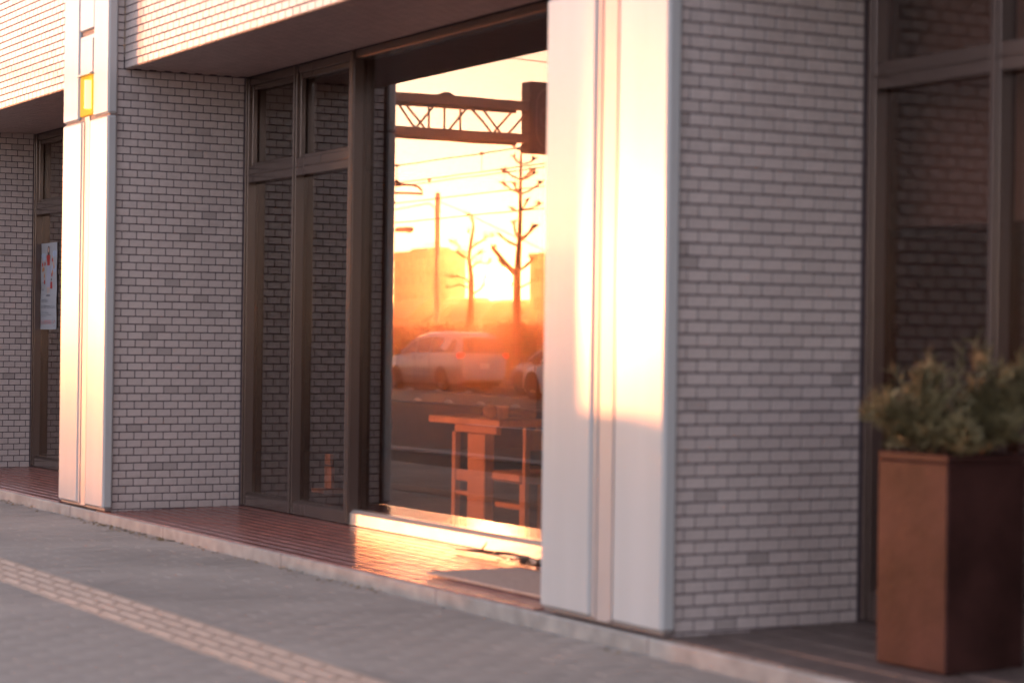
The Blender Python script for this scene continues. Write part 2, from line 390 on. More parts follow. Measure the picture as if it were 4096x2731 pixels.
def lay(parent, cells, pos, rz, keep=300, key=None):
    if key: cells = sorted(cells, key=key)
    rest = MB(); cr, sr = math.cos(rz), math.sin(rz)
    for i, c in enumerate(cells):
        x, y = pos(c[0]); dz = random.uniform(-.0004, .0004)
        ya = random.uniform(-.0005, .0008)
        if i < keep:
            o = piece('tile', tm(c[1], c[3]), parent, (x - sr*-ya*0, y, c[2]+dz), rz + random.uniform(-.006, .006))
            o.rotation_euler.x = random.uniform(-.006, .006)
        else:
            t = tile_mesh(c[1], c[3]); rest.add([(x+cr*p[0]-sr*p[1], y+sr*p[0]+cr*p[1], c[2]+dz+p[2]) for p in t.v], t.f)
    if rest.v:
        o = rest.build('tile_field', M['tile'], parent); o['kind'] = 'stuff'

def side_wall(xf, label, y0=0.0, nz=57, keep=300, key=None):
    t = thing('tiled_wall', label, 'tiled wall', (xf-.45, .45, .08), 'tiled side walls of the arcade')
    MB().box(xf-.9, xf-TD, -.0, .985, -.19, 3.015).build('wall_core', M['joint'], t)
    MB().box(xf-TD, xf-.001, .888, .9, .085, 2.93).build('edge_seal', M['joint'], t)
    MB().box(xf-.5, xf-TD, -.0, .049, 3.0155, 4.2).build('upper_core', M['joint'], t)
    for j in range(57, 76): piece('tile', tm(.044, TH), t, (xf-TD, .026, .085+j*TQ+TQ/2), math.pi/2)
    lay(t, field(y0, .888, .085, nz, 0, True), lambda s: (xf-TD, s), math.pi/2, keep, key)
    return t
side_wall(-4.79, 'shaded beige tiled wall at the far left beside the poster window', keep=400)
# keep the blocks around the middle of the picture as single pieces
side_wall(0.0, 'beige tiled wall between the left white pillar and the glazed doors', key=lambda c: abs(c[2]-1.15))
side_wall(6.646, 'blurred beige tiled wall right of the big white pillar, behind the planter', key=lambda c: abs(c[2]-1.15))

# white pillars: two enamel panels each side of a recessed channel
def pillar(xr, label, lamp):
    x0 = xr-.94; xa, xb, xc, xd = x0+.40, x0+.44, x0+.535, x0+.575
    t = thing('white_pillar', label, 'pillar', (xr-.47, -.03, .08), 'white panelled pillars of the arcade')
    MB().box(x0+.01, xr-.012, -.05, -.0015, .079, 6.5).build('pillar_core', M['seal'], t)
    def pan(x_0, x_1, z0, z1, b=.012):
        return MB().bbox(x_0, x_1, -.07, -.0035, z0, z1, b).build('panel', M['panel'], t, True)
    zj, zj2 = 2.635, 3.215
    pan(x0, xa, .095, zj-.006); pan(xd, xr, .095, zj-.006)
    pan(x0, x0+.325, zj+.006, 4.6); pan(xr-.305, xr, zj+.006, 4.6)
    MB().bbox(xa+.012, xb-.002, -.064, -.0035, .095, zj-.012, .003).build('edge_strip', M['channel'], t)
    MB().bbox(xc+.002, xd-.012, -.064, -.0035, .095, zj-.012, .003).build('edge_strip', M['channel'], t)
    MB().bbox(xb, xc, -.058, -.0035, .085, zj+.02, .003).build('channel', M['channel'], t)
    MB().bbox(x0+.333, xr-.313, -.066, -.0035, zj2+.012, 4.6, .008).build('panel', M['panel'], t, True)
    if lamp:
        MB().bbox(x0+.333, xr-.313, -.061, -.0035, 2.935, zj2-.02, .006).build('panel', M['panel'], t, True)
        MB().bbox(x0+.355, xr-.333, -.067, -.0605, 2.94, zj2-.05, .003).build('inset_panel', M['panel'], t, True)
    else:
        MB().bbox(x0+.333, xr-.313, -.066, -.0035, zj+.03, zj2-.012, .008).build('panel', M['panel'], t, True)
    return t
pillar(.04, 'white panelled pillar at the left with a small amber lamp near its top', True)
pillar(-4.75, 'white panelled pillar past the far left edge of the picture', False)
pillar(6.675, 'big blurred white pillar right of the mirror window, glaring with reflected sun', False)
lp = thing('wall_lamp', 'small glowing amber lamp set into the left white pillar', 'lamp', (-.42, -.05, 2.66))
MB().bbox(-.55, -.285, -.066, -.0505, 2.66, 2.925, .006).build('lamp_housing', M['lamp_house'], lp)
MB().tube([(-.335, -.078, 2.70), (-.335, -.078, 2.885)], .026, 14).build('lamp_tube', M['lamp_tube'], lp, True)
MB().bbox(-.56, -.275, -.09, -.0505, 2.925, 2.935, .002).build('lamp_cap', M['channel'], lp)

# tiled lintels over the bays
def lintel(x0, x1, zb, label, xmax, zmax, keep=300):
    t = thing('tiled_lintel', label, 'lintel', ((x0+x1)/2, .1, zb), 'tiled lintels over the bays')
    MB().box(x0, x1, .05+TD, .2, zb+.006, 7.5).build('lintel_core', M['joint'], t)
    nz = int((zmax-zb)/TQ)
    cells = field(x0, xmax, zb+.001, nz, 1)
    cells.sort(key=lambda c: c[2]+abs(c[0]-max(x0, -2.6))*.27)
    lay(t, cells, lambda s: (s, .05+TD), 0, keep)
    MB().box(x0, x1, .2, .985, zb+.005, 3.018).build('soffit_core', M['joint'], t)
    sf = MB()
    for j in range(16):
        y = .056 + j*.052
        for i in range(int((x1-x0)/.1)):
            x = x0 + i*.1 + (j % 2)*.05
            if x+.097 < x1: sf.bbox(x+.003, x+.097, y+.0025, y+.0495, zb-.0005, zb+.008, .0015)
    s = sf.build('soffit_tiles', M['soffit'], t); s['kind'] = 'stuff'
lintel(-4.78, -.9, 2.925, 'sunlit tiled lintel at the far left, over the poster window', -.9, 4.1, 300)
lintel(.006, 5.735, 2.935, 'sunlit tiled lintel over the doors, between the two white pillars', 5.735, 4.1, 300)
lintel(6.65, 13.5, 2.935, 'tiled lintel over the dark window behind the planter', 6.7, 3.0, 10)

# shopfronts: aluminium frames, panes
YF, YP = .90, .96
def frame_bar(mb, x0, x1, z0, z1, y0=YF, y1=.985, b=.003): mb.bbox(x0, x1, y0, y1, z0, z1, b)
def shopfront(name, label, cat, xs, transom, bottom, top, group, sash=False, rail='frame'):
    """xs: mullion intervals (x0, x1); a pane between each pair"""
    t = thing(name, label, cat, ((xs[0][0]+xs[-1][1])/2, .94, .09), group)
    for a, b in xs:
        MB().bbox(a, b, YF, .985, .1, top, .003).build('mullion', M['frame'], t)
        MB().bbox(a+.012, b-.012, YF-.012, YF-.0005, .1, top, .002).build('mullion_cover', M['frame'], t)
    for (a0, a1), (b0, b1) in zip(xs[:-1], xs[1:]):
        l, r_ = a1+.001, b0-.001
        MB().prism([(.905, .098), (.985, .098), (.985, bottom), (.93, bottom), (.912, bottom-.014), (.905, bottom-.02)], 0, l, r_).build('bottom_rail', M[rail], t)
        MB().bbox(l, r_, YF+.004, .985, top-.055, top, .003).build('head_rail', M['frame'], t)
        spans = [(bottom, top-.055)]
        if transom:
            z0, z1 = transom
            MB().bbox(l, r_, YF+.002, .985, z0, z1, .003).build('transom', M['frame'], t)
            MB().bbox(l, r_, YF-.008, YF+.0015, z0+.052, z0+.06, .001).build('transom_bead', M['frame'], t)
            spans = [(bottom, z0), (z1, top-.055)]
        for k, (z0, z1) in enumerate(spans):
            if sash and k == 1:
                sb = MB()
                sb.bbox(l, l+.03, YF+.02, .955, z0, z1, .003); sb.bbox(r_-.02, r_, YF+.02, .955, z0, z1, .003)
                sb.bbox(l+.03, r_-.02, YF+.02, .955, z1-.035, z1, .003); sb.bbox(l+.03, r_-.02, YF+.02, .955, z0, z0+.022, .003)
                sb.build('sash', M['frame'], t)
            g = MB().box(l, r_, YP, YP+.008, z0-.004, z1+.004).build('pane', M['glass'], t)
    return t
G = 'aluminium shopfronts of the arcade'
shopfront('shop_window', 'dark framed window at the far left with a poster on it', 'window', [(-4.79+.001, -4.75), (-3.95, -3.91), (-3.10, -3.06), (-2.25, -2.21), (-1.40, -1.36), (-.94, -.9)], (2.235, 2.345), .185, 2.924, G, True)
shopfront('glazed_door', 'pair of tall dark glazed doors with transom lights beside the tiled wall', 'door', [(.001, .04), (.80, .84), (1.65, 1.70)], (2.235, 2.345), .185, 2.934, G, True)
bw_ = shopfront('shop_window', 'big window pane mirroring the setting sun, a van and a bare tree', 'window', [(1.7015, 1.712), (5.72, 5.76)], None, .185, 2.934, G, rail='sill')
shopfront('shop_window', 'dark window behind the planter with a pale blind inside', 'window', [(6.648, 6.70), (7.385, 7.44), (8.13, 8.185), (8.87, 8.925), (9.61, 9.665), (10.35, 10.4)], (2.225, 2.335), .23, 2.934, G)
bl = thing('roller_blind', 'pale roller blind hanging inside the dark window behind the planter', 'blind', (6.9, 1.2, 1.66))
MB().bbox(6.2, 7.36, 1.2, 1.204, 1.69, 2.9, .001).build('cloth', M['blind'], bl)
MB().bbox(6.2, 7.36, 1.192, 1.212, 1.655, 1.688, .004).build('bottom_bar', M['frame'], bl)
MB().tube([(6.2, 1.2, 2.92), (7.36, 1.2, 2.92)], .02, 10).build('roller', M['frame'], bl)

# poster
def poster():
    t = thing('poster', 'tall white poster of a woman in red, stuck on the far left window', 'poster', (-4.575, .952, 1.262))
    xs0, xs1, z0, z1 = -4.85+.09, -4.30, 1.262, 1.993
    xs0 = -4.745
    nx_, nz_ = 6, 18; vs_ = []; fs_ = []
    for k in range(nz_+1):
        for i in range(nx_+1):
            vs_.append((xs0+(xs1-xs0)*i/nx_ + .006*math.sin(k*.9), .954, z0+(z1-z0)*k/nz_))
    for k in range(nz_):
        for i in range(nx_): a = k*(nx_+1)+i; fs_.append((a, a+1, a+nx_+2, a+nx_+1))
    MB().add(vs_, fs_).build('sheet', M['paper'], t)
    W_, H_ = xs1-xs0, z1-z0
    lay_n = [0]
    def blob(name, m, pts):
        lay_n[0] += 1; y = .9532 - lay_n[0]*.00003
        MB().add([(xs0+W_*a, y, z0+H_*b) for a, b in pts], [tuple(range(len(pts)))]).build(name, M[m], t)
    def ell(name, m, cx, cz, rx, rz, n=14):
        blob(name, m, [(cx+rx*math.cos(2*math.pi*k/n), cz+rz*math.sin(2*math.pi*k/n)) for k in range(n)])
    for cx, cz, rx, rz in ((.15, .86, .14, .03), (.85, .87, .13, .04), (.80, .70, .18, .05), (.2, .82, .1, .03)): ell('print_sky', 'p_blue', cx, cz, rx, rz)
    blob('print_skirt', 'p_lav', [(.40, .74), (.56, .74), (.60, .60), (.58, .49), (.34, .49), (.36, .62)])
    blob('print_leg', 'p_skin', [(.42, .49), (.47, .49), (.46, .41), (.43, .41)]); blob('print_leg', 'p_skin', [(.50, .49), (.55, .49), (.54, .42), (.51, .42)])
    blob('print_top', 'p_red', [(.34, .85), (.43, .87), (.52, .87), (.58, .85), (.55, .74), (.40, .74)])
    ell('print_hair', 'p_hair', .47, .92, .07, .045); blob('print_hair', 'p_hair', [(.40, .92), (.54, .92), (.53, .86), (.41, .86)])
    ell('print_face', 'p_skin', .47, .92, .045, .03)
    ell('print_shadow', 'p_grey', .47, .392, .14, .012)
    for cx, cz, c in ((.1, .75, 'p_red'), (.18, .70, 'p_orange'), (.25, .76, 'p_red'), (.22, .62, 'p_orange'), (.72, .80, 'p_red'), (.78, .76, 'p_skin'), (.82, .72, 'p_orange'), (.74, .66, 'p_orange'), (.70, .63, 'p_red'), (.24, .55, 'p_red'), (.12, .69, 'p_orange')):
        ell('print_figure', c, cx, cz, .04, .025); ell('print_head', 'p_skin', cx, cz+.035, .022, .012)
    blob('print_child', 'p_red', [(.62, .55), (.72, .55), (.74, .47), (.60, .47)]); ell('print_head', 'p_hair', .67, .575, .03, .015)
    lay_n[0] += 1
    ring = MB(); q = 20
    for rx in (.085,): ring.add([(xs0+W_*(.14+f*rx*math.cos(2*math.pi*k/q)), .9522, z0+H_*(.50+f*.052*math.sin(2*math.pi*k/q))) for f in (1, .86) for k in range(q)], [(k, (k+1) % q, q+(k+1) % q, q+k) for k in range(q)])
    ring.build('print_wheel', M['p_grey'], t)
    ring = MB(); ring.add([(xs0+W_*(.87+f*.09*math.cos(2*math.pi*k/q)), .9522, z0+H_*(.085+f*.05*math.sin(2*math.pi*k/q))) for f in (1, .93) for k in range(q)], [(k, (k+1) % q, q+(k+1) % q, q+k) for k in range(q)])
    ring.build('print_ring', M['p_grey'], t)
    blob('print_feather', 'p_red', [(.84, .065), (.87, .075), (.91, .10), (.905, .108), (.86, .095)])
    def text(s_, x, z, size, m, sx=1.0):
        try:
            cu = bpy.data.curves.new('lettering', 'FONT'); cu.body = s_; cu.size = size
            o = bpy.data.objects.new('lettering', cu); C.objects.link(o)
            me = bpy.data.meshes.new_from_object(o.evaluated_get(bpy.context.evaluated_depsgraph_get()))
            bpy.data.objects.remove(o)
            if len(me.vertices) == 0: return
            mb = MB(); mb.add([(x+v.co.x*sx, .9520, z+v.co.y) for v in me.vertices], [tuple(p.vertices) for p in me.polygons])
            mb.build('lettering', M[m], t)
        except Exception as e: print('text', e)
    text('あなたと私は、', xs0+.02, z0+.232, .032, 'p_grey', .9)
    text('赤い羽根でつながっている。', xs0+.02, z0+.178, .034, 'p_grey', .92)
    text('赤い羽根共同募金', xs0+.012, z0+.045, .042, 'p_pink', .92)
    for k in range(4):
        MB().box(xs0+.02, xs0+.02+(.17, .21, .28, .15)[k], .9520, .9524, z0+.150-k*.014, z0+.153-k*.014).build('print_line', M['p_grey'], t)
poster()

so_ = thing('soffit_light', 'small boxed light fitting under the porch soffit beside the big white pillar', 'light fitting', (4.75, .3, 2.86))
MB().bbox(4.38, 5.2, .22, .36, 2.87, 2.934, .005).build('fitting_box', M['channel'], so_)
MB().bbox(4.42, 5.16, .24, .34, 2.858, 2.8695, .003).build('diffuser', M['blind'], so_)
# door mat, twig and leaves on the porch
single('door_mat', MB().bbox(4.3, 5.6, .12, .62, .082, .096, .004), M['mat_grey'], 'pale grey door mat on the red porch tiles before the big window', 'mat')
tw = MB()
tw.tube([(3.42, .74, .105), (3.66, .76, .112), (3.9, .79, .122), (4.1, .80, .118)], [.006, .010, .010, .004], 6)
tw.tube([(3.66, .76, .112), (3.74, .74, .15), (3.78, .73, .17)], [.008, .005, .003], 6)
tw.tube([(3.80, .77, .115), (3.92, .70, .125), (4.08, .68, .112)], [.006, .005, .003], 6)
single('fallen_twig', tw, M['twig'], 'dark forked twig lying on the porch below the gleaming sill', 'twig', smooth=True)
lf = MB()
for i in range(26):
    cx, cy = random.gauss(4.25, .16), random.gauss(.76, .05); a = random.uniform(0, 6.28); r_ = random.uniform(.02, .04); h_ = random.uniform(.004, .05)
    ca, sa = math.cos(a), math.sin(a); vs_ = []
    for p, q_, hh in ((-1, 0, 0), (0, -.55, .3), (1, 0, .1), (0, .55, .5)): vs_.append((cx+r_*(ca*p-sa*q_), cy+r_*(sa*p+ca*q_), .098+h_*hh+.003))
    lf.add(vs_, [(0, 1, 2), (0, 2, 3)])
tag(lf.build('dry_leaves', M['twig']), 'heap of dark dead leaves under the sill of the big window', None, None, 'stuff')
lf = MB()
for i in range(900):
    x = random.uniform(-6, 6.5); 
    if math.sin(x*2.1)+math.sin(x*.7+1)+random.uniform(-1, 1) < .3: continue
    y = -.083 - abs(random.gauss(0, .055)); a = random.uniform(0, 6.28); r_ = random.uniform(.006, .016)
    ca, sa = math.cos(a), math.sin(a)
    lf.add([(x+r_*(ca*p-sa*q_), y+r_*(sa*p+ca*q_), .003+r_*hh) for p, q_, hh in ((-1, 0, 0), (0, -.5, .35), (1, 0, .1), (0, .5, .5))], [(0, 1, 2), (0, 2, 3)])
tag(lf.build('leaf_litter', M['dryleaf']), 'dry leaf litter gathered at the foot of the porch kerb', None, None, 'stuff')

# planter and its shrub
PX, PY, PA = 7.726, .452, R(2.5)
pl = thing('planter', 'tall square dark planter with one side lit orange, in front of the dark window', 'planter', (PX, PY, .08))
def rot(mb, cx=PX, cy=PY, a=PA):
    c_, s_ = math.cos(a), math.sin(a); mb.v = [(cx+c_*(x-cx)-s_*(y-cy), cy+s_*(x-cx)+c_*(y-cy), z) for x, y, z in mb.v]; return mb
h2 = .18
rot(MB().bbox(PX-h2, PX+h2, PY-h2, PY+h2, .083, .80, .006)).build('pot', M['planter'], pl)
for a0, a1, b0, b1 in ((-h2, h2, -h2, -h2+.025), (-h2, h2, h2-.025, h2), (-h2, -h2+.025, -h2+.026, h2-.026), (h2-.025, h2, -h2+.026, h2-.026)):
    rot(MB().bbox(PX+a0, PX+a1, PY+b0, PY+b1, .8005, .83, .004)).build('pot_rim', M['planter'], pl)
rot(MB().box(PX-h2+.027, PX+h2-.027, PY-h2+.027, PY+h2-.027, .8005, .815)).build('soil', M['soil'], pl)
sh = thing('shrub', 'feathery green and rust conifer shrub spreading from the dark planter', 'shrub', (PX, PY, .815))
br, fo = MB(), MB(); random.seed(21)
def spray(p, d, l, r_, lvl):
    pts_ = [Vector(p)]; d = Vector(d).normalized(); n_ = 6
    for k in range(n_):
        d = (d + Vector((random.uniform(-.16, .16), random.uniform(-.16, .16), random.uniform(-.05, .2)))).normalized(); pts_.append(pts_[-1]+d*l/n_)
    br.tube(pts_, [r_*(1-.8*k/n_) for k in range(n_+1)], 5, False)
    for k in range(1, n_+1):
        for _ in range(18 if lvl else 9):
            q_ = pts_[k-1].lerp(pts_[k], random.random()); e = (d + Vector((random.gauss(0, .55), random.gauss(0, .55), random.gauss(.2, .5)))).normalized()
            ll = random.uniform(.03, .07); sd = e.cross(Vector((random.random(), random.random(), random.random()))).normalized()*ll*.05
            fo.add([q_-sd, q_+sd, q_+e*ll*.6+sd*.8, q_+e*ll, q_+e*ll*.6-sd*.8], [(0, 1, 2, 3, 4)])
    if lvl == 0:
        for k in range(2, n_+1):
            for _ in range(2):
                e = (d + Vector((random.gauss(0, .7), random.gauss(0, .7), random.gauss(.1, .4))))
                spray(pts_[k], e, l*.36, r_*.5, 1)
for i in range(20):
    a = random.uniform(0, 6.283); t_ = random.uniform(.5, 1.4)
    spray((PX+.10*math.cos(a), PY+.10*math.sin(a), .81), (math.cos(a)*math.sin(t_)+.12, math.sin(a)*math.sin(t_), math.cos(t_)+.10), random.uniform(.20, .30)*(1-.3*max(0, -math.cos(a))), .005, 0)
for a, t_, l in ((.3, .12, .40), (1.2, .2, .36), (2.4, .32, .36), (3.3, .42, .34), (0, .55, .38), (5.2, .2, .33), (4.2, .35, .30), (.6, .8, .36), (2.9, .75, .33), (6.0, .35, .37), (3.1, .15, .34)):
    spray((PX+.06*math.cos(a), PY+.06*math.sin(a), .83), (math.cos(a)*math.sin(t_)+.05, math.sin(a)*math.sin(t_), math.cos(t_)), l, .005, 1)
br.build('stems', M['twig'], sh); o = fo.build('foliage', M['needle'], sh); o['kind'] = 'stuff'
random.seed(9)

# ---------------------------------------------------------------- inside the big window
tb_ = thing('side_table', 'small wooden table standing inside the big window in the sunlight', 'table', (2.8, 1.2, .088))
MB().bbox(2.38, 3.235, 1.09, 1.42, .735, .775, .006).build('tabletop', M['wood'], tb_)
MB().bbox(2.63, 3.13, 1.13, 1.16, .69, .734, .004).build('apron', M['wood'], tb_)
MB().bbox(2.79, 3.0, 1.13, 1.19, .09, .689, .006).build('pedestal', M['wood'], tb_)
MB().bbox(2.60, 2.645, 1.13, 1.165, .09, .6895, .004).build('leg', M['wood'], tb_)
MB().bbox(2.6455, 2.7895, 1.135, 1.16, .415, .48, .004).build('crossbar', M['wood'], tb_)
MB().bbox(2.6455, 2.7895, 1.135, 1.16, .335, .362, .004).build('crossbar', M['wood'], tb_)
ch = thing('chair', 'wooden chair beside the small table inside the big window', 'chair', (3.3, 1.25, .088))
MB().bbox(3.13, 3.46, 1.10, 1.42, .44, .50, .014).build('seat', M['wood'], ch)
for x, y in ((3.43, 1.11), (3.43, 1.38), (3.15, 1.38)): MB().bbox(x, x+.035, y, y+.03, .09, .4395, .004).build('leg', M['wood'], ch)
for y in (1.11, 1.38): MB().bbox(3.4615, 3.495, y, y+.03, .09, .74, .004).build('back_post', M['wood'], ch)
MB().bbox(3.465, 3.49, 1.1405, 1.3795, .62, .73, .006).build('backrest', M['wood'], ch)
MB().bbox(3.15, 3.4295, 1.115, 1.135, .30, .33, .003).build('stretcher', M['wood'], ch)
sp = [(.004, .776)] + [(.042*math.sin(math.pi*k/10), .818-.042*math.cos(math.pi*k/10)) for k in range(1, 10)] + [(.003, .86)]
single('glass_ball', MB().lathe(3.07, 1.12, sp, 20), M['amber'], 'amber glass ball catching the sun on the small table', 'ornament', smooth=True)
single('cup', MB().lathe(3.20, 1.13, [(.018, .776), (.024, .78), (.03, .81), (.034, .85), (.03, .85), (.025, .81), (.013, .79)], 16), M['cup'], 'small brown cup beside the amber ball on the table', 'cup', smooth=True)
bs = thing('notice_stand', 'narrow upright wooden board standing inside the glazed doors', 'stand', (-1.0, 2.0, .088))
MB().bbox(-1.07, -.95, 1.98, 2.01, .12, .28, .003).build('board', M['wood'], bs); MB().bbox(-1.07, -.97, 1.98, 2.01, .29, .37, .003).build('header', M['wood'], bs)
MB().bbox(-1.12, -.90, 1.9, 2.09, .089, .119, .003).build('foot', M['wood'], bs)

# ================================================================== STREET BEHIND THE CAMERA (seen in the window)
# lane markers along the tracks
dm = MB().lathe(0, 0, [(.11, 0), (.105, .03), (.085, .06), (.05, .08), (.012, .088)], 14).mesh('lane_marker', M['dome'], smooth=True)
xs_ = [-38.5+1.62*k for k in range(12)]
for x in xs_:
    o = bpy.data.objects.new('lane_marker', dm); C.objects.link(o); o.location = (x, -17.0, RZ+.004)
    tag(o, 'low dome in the nearer row of lane markers along the tracks', 'lane marker', 'nearer row of lane markers')
for x in [-56.0+1.85*k for k in range(9)]:
    o = bpy.data.objects.new('lane_marker', dm); C.objects.link(o); o.location = (x, -22.35, RZ)
    tag(o, 'low dome in the farther row of lane markers, before the van', 'lane marker', 'farther row of lane markers')

# vehicles, all heading towards -x, their near side facing the arcade
def vehicle(name, label, cat, xf, ys, st, W_, wheels, wr, paint, belt_off, win, rear_win, handles=(), mirror=None, tail=None, plate=None, seams=(), trim=None):
    t = thing(name, label, cat, (xf+st[-1][0]/2, ys-W_/2, RZ))
    P = lambda s, tt, z: (xf+s, ys-tt, RZ+z)
    body = MB(); n_ = len(st); ring = []
    for s, zl, zb, zt, ins, e in st:
        hw = W_
        side = [(e+.10, zl), (e+.02, zl+.12), (e, (zl+zb)/2), (e+.015, zb), (e+ins, zt-min(.07, (zt-zb)*.5)), (e+ins+.14, zt)]
        ring.append([P(s, a, z) for a, z in side] + [P(s, hw-a, z) for a, z in reversed(side)])
    k = len(ring[0]); vs_ = [p for r_ in ring for p in r_]; fs_ = []
    for i in range(n_-1):
        for j in range(k): j2 = (j+1) % k; fs_.append((i*k+j, i*k+j2, (i+1)*k+j2, (i+1)*k+j))
    fs_ += [tuple(range(k)), tuple(range((n_-1)*k, n_*k))]
    body.add(vs_, fs_).build('body', M[paint], t, True)
    def at(s):
        for (a, b) in zip(st[:-1], st[1:]):
            if a[0] <= s <= b[0]:
                f = (s-a[0])/max(b[0]-a[0], 1e-6); return [p+(q-p)*f for p, q in zip(a, b)]
    def side_pt(s, f, out=.008):
        _, zl, zb, zt, ins, e = at(s); z0, z1 = zb, zt-min(.07, (zt-zb)*.5)
        return P(s, e+.015+(ins-.015)*f-out, z0+(z1-z0)*f)
    for poly in win:
        q = MB(); pts_ = [side_pt(s, f) for s, f in poly]; back = [side_pt(s, f, -.02) for s, f in poly]; m_ = len(pts_)
        q.add(pts_+back, [tuple(range(m_))]+[(i, (i+1) % m_, m_+(i+1) % m_, m_+i) for i in range(m_)]).build('side_window', M['cglass'], t)
    # rear window follows the tailgate slope
    if rear_win:
        s0, s1, z0, z1, m0 = rear_win
        MB().add([P(s0+.012, m0+.08, z1), P(s0+.012, W_-m0-.08, z1), P(s1+.012, W_-m0, z0), P(s1+.012, m0, z0),
                  P(s0-.03, m0+.08, z1), P(s0-.03, W_-m0-.08, z1), P(s1-.03, W_-m0, z0), P(s1-.03, m0, z0)],
                 [(0, 1, 2, 3), (4, 5, 1, 0), (5, 6, 2, 1), (6, 7, 3, 2), (7, 4, 0, 3)]).build('rear_window', M['cglass'], t)
    for ws in wheels:
        for near in (True, False):
            t0, t1 = (.012, .21) if near else (W_-.21, W_-.012)
            wl = thing_part(t, 'wheel')
            c = lambda r_, a, tt: P(ws+r_*math.cos(a), tt, wr+r_*math.sin(a))
            nn = 24
            ty = MB(); prof = [(wr*.68, t0), (wr*.96, t0), (wr, t0+.025), (wr, t1-.02), (wr*.9, t1)]
            vs_ = [c(r_, 2*math.pi*i/nn, tt) for r_, tt in prof for i in range(nn)]
            ty.add(vs_, [(a*nn+i, a*nn+(i+1) % nn, (a+1)*nn+(i+1) % nn, (a+1)*nn+i) for a in range(len(prof)-1) for i in range(nn)]).build('tyre', M['rubber'], wl, True)
            ri = MB(); tf = t0+.02 if near else t1-.02
            ri.add([c(wr*.68, 2*math.pi*i/nn, t0+.003) for i in range(nn)] + [c(wr*.60, 2*math.pi*i/nn, tf) for i in range(nn)], [(i, (i+1) % nn, nn+(i+1) % nn, nn+i) for i in range(nn)])
            for i in range(10):
                a = 2*math.pi*i/10; w1, w2 = .10, .05
                ri.add([c(.05, a-w1*3, tf-.004), c(.05, a+w1*3, tf-.004), c(wr*.62, a+w2, tf-.002), c(wr*.62, a-w2, tf-.002)], [(0, 1, 2, 3)])
            ri.add([c(.06, 2*math.pi*i/nn, tf-.006) for i in range(nn)], [tuple(range(nn))]).build('rim', M['rim'], wl)
            if near:
                arch = MB(); ra = wr*1.17
                pts_ = [P(ws+ra*math.cos(a), -.004, max(.2, wr+ra*math.sin(a))) for a in [math.pi*1.12*i/20-.06*math.pi for i in range(21)]]
                bk = [P(ws+ra*math.cos(a), .05, max(.2, wr+ra*math.sin(a))) for a in [math.pi*1.12*i/20-.06*math.pi for i in range(21)]]
                arch.add(pts_+bk, [tuple(range(21))]+[(i, (i+1) % 21, 21+(i+1) % 21, 21+i) for i in range(21)]).build('wheel_arch', M['black'], t)
    MB().box(xf+.3, xf+st[-1][0]-.3, ys-W_+.15, ys-.15, RZ+.14, RZ+st[3][1]+.05).build('underbody', M['black'], t)
    for s, z in handles: MB().bbox(xf+s, xf+s+.17, ys-.002, ys+.035, RZ+z, RZ+z+.035, .008).build('door_handle', M['chrome'], t)
    for s, z0, z1 in seams: MB().box(xf+s, xf+s+.012, ys-.02, ys+.004, RZ+z0, RZ+z1).build('door_seam', M['black'], t)
    if mirror:
        s, z = mirror; MB().bbox(xf+s, xf+s+.16, ys+.0, ys+.22, RZ+z, RZ+z+.20, .04).build('wing_mirror', M['black'], t, True)
    if tail:
        s0, s1, z0, z1 = tail
        for tt in (0, 1):
            y0, y1 = (ys-.17, ys+.006) if tt == 0 else (ys-W_-.006, ys-W_+.17)
            MB().bbox(xf+s0, xf+s1, y0, y1, RZ+z0, RZ+z1, .015).build('tail_light', M['tail'], t)
    if plate:
        s, z = plate; MB().bbox(xf+s, xf+s+.02, ys-W_/2-.165, ys-W_/2+.165, RZ+z, RZ+z+.165, .003).build('number_plate', M['plate'], t)
    if trim:
        s0, s1, z0, z1 = trim; MB().bbox(xf+s0, xf+s1, ys-.03, ys+.012, RZ+z0, RZ+z1, .006).build('side_trim', M['silver' if paint == 'silver' else 'chrome'], t)
    return t
def thing_part(t, name):
    o = bpy.data.objects.new(name, None); C.objects.link(o); o.parent = t; ORG[o.name] = ORG[t.name]; return o
VAN = [(0, .26, .60, .66, .06, .30), (.12, .2, .76, .82, .06, .12), (.45, .2, .92, .99, .06, .03), (.95, .2, 1.02, 1.12, .08, 0), (1.35, .2, 1.05, 1.40, .12, 0), (1.8, .2, 1.06, 1.62, .17, 0),
       (2.4, .2, 1.07, 1.73, .19, 0), (3.1, .2, 1.08, 1.745, .20, 0), (3.9, .2, 1.09, 1.73, .20, 0), (4.45, .22, 1.10, 1.66, .20, .01), (4.62, .24, 1.09, 1.58, .19, .03), (4.76, .28, .98, 1.12, .10, .05), (4.82, .34, .80, .92, .06, .08)]
KV = 1.07
VAN = [(a*KV, *b) for a, *b in VAN]
vehicle('minivan', 'silver minivan mirrored in the big window, its red tail light on', 'van', -48.5, -23.2, VAN, 1.64, (.92, 3.93), .335, 'silver', 0,
        [[(1.20, .10), (1.50, .10), (2.12, .10), (2.08, .86), (1.75, .84), (1.45, .70)], [(2.20, .08), (3.08, .08), (3.08, .88), (2.16, .88)], [(3.16, .07), (4.72, .07), (4.64, .80), (3.16, .88)]],
        (4.62*KV, 4.76*KV, 1.12, 1.56, .12), ((2.02, .95), (2.55, .95)), (1.12, 1.02), (4.60*KV, 4.768*KV, .97, 1.12), (4.82*KV, .66), ((1.0, .35, 1.0), (2.14, .35, 1.04), (3.12, .5, 1.06)), (1.4, 3.5, .42, .50))
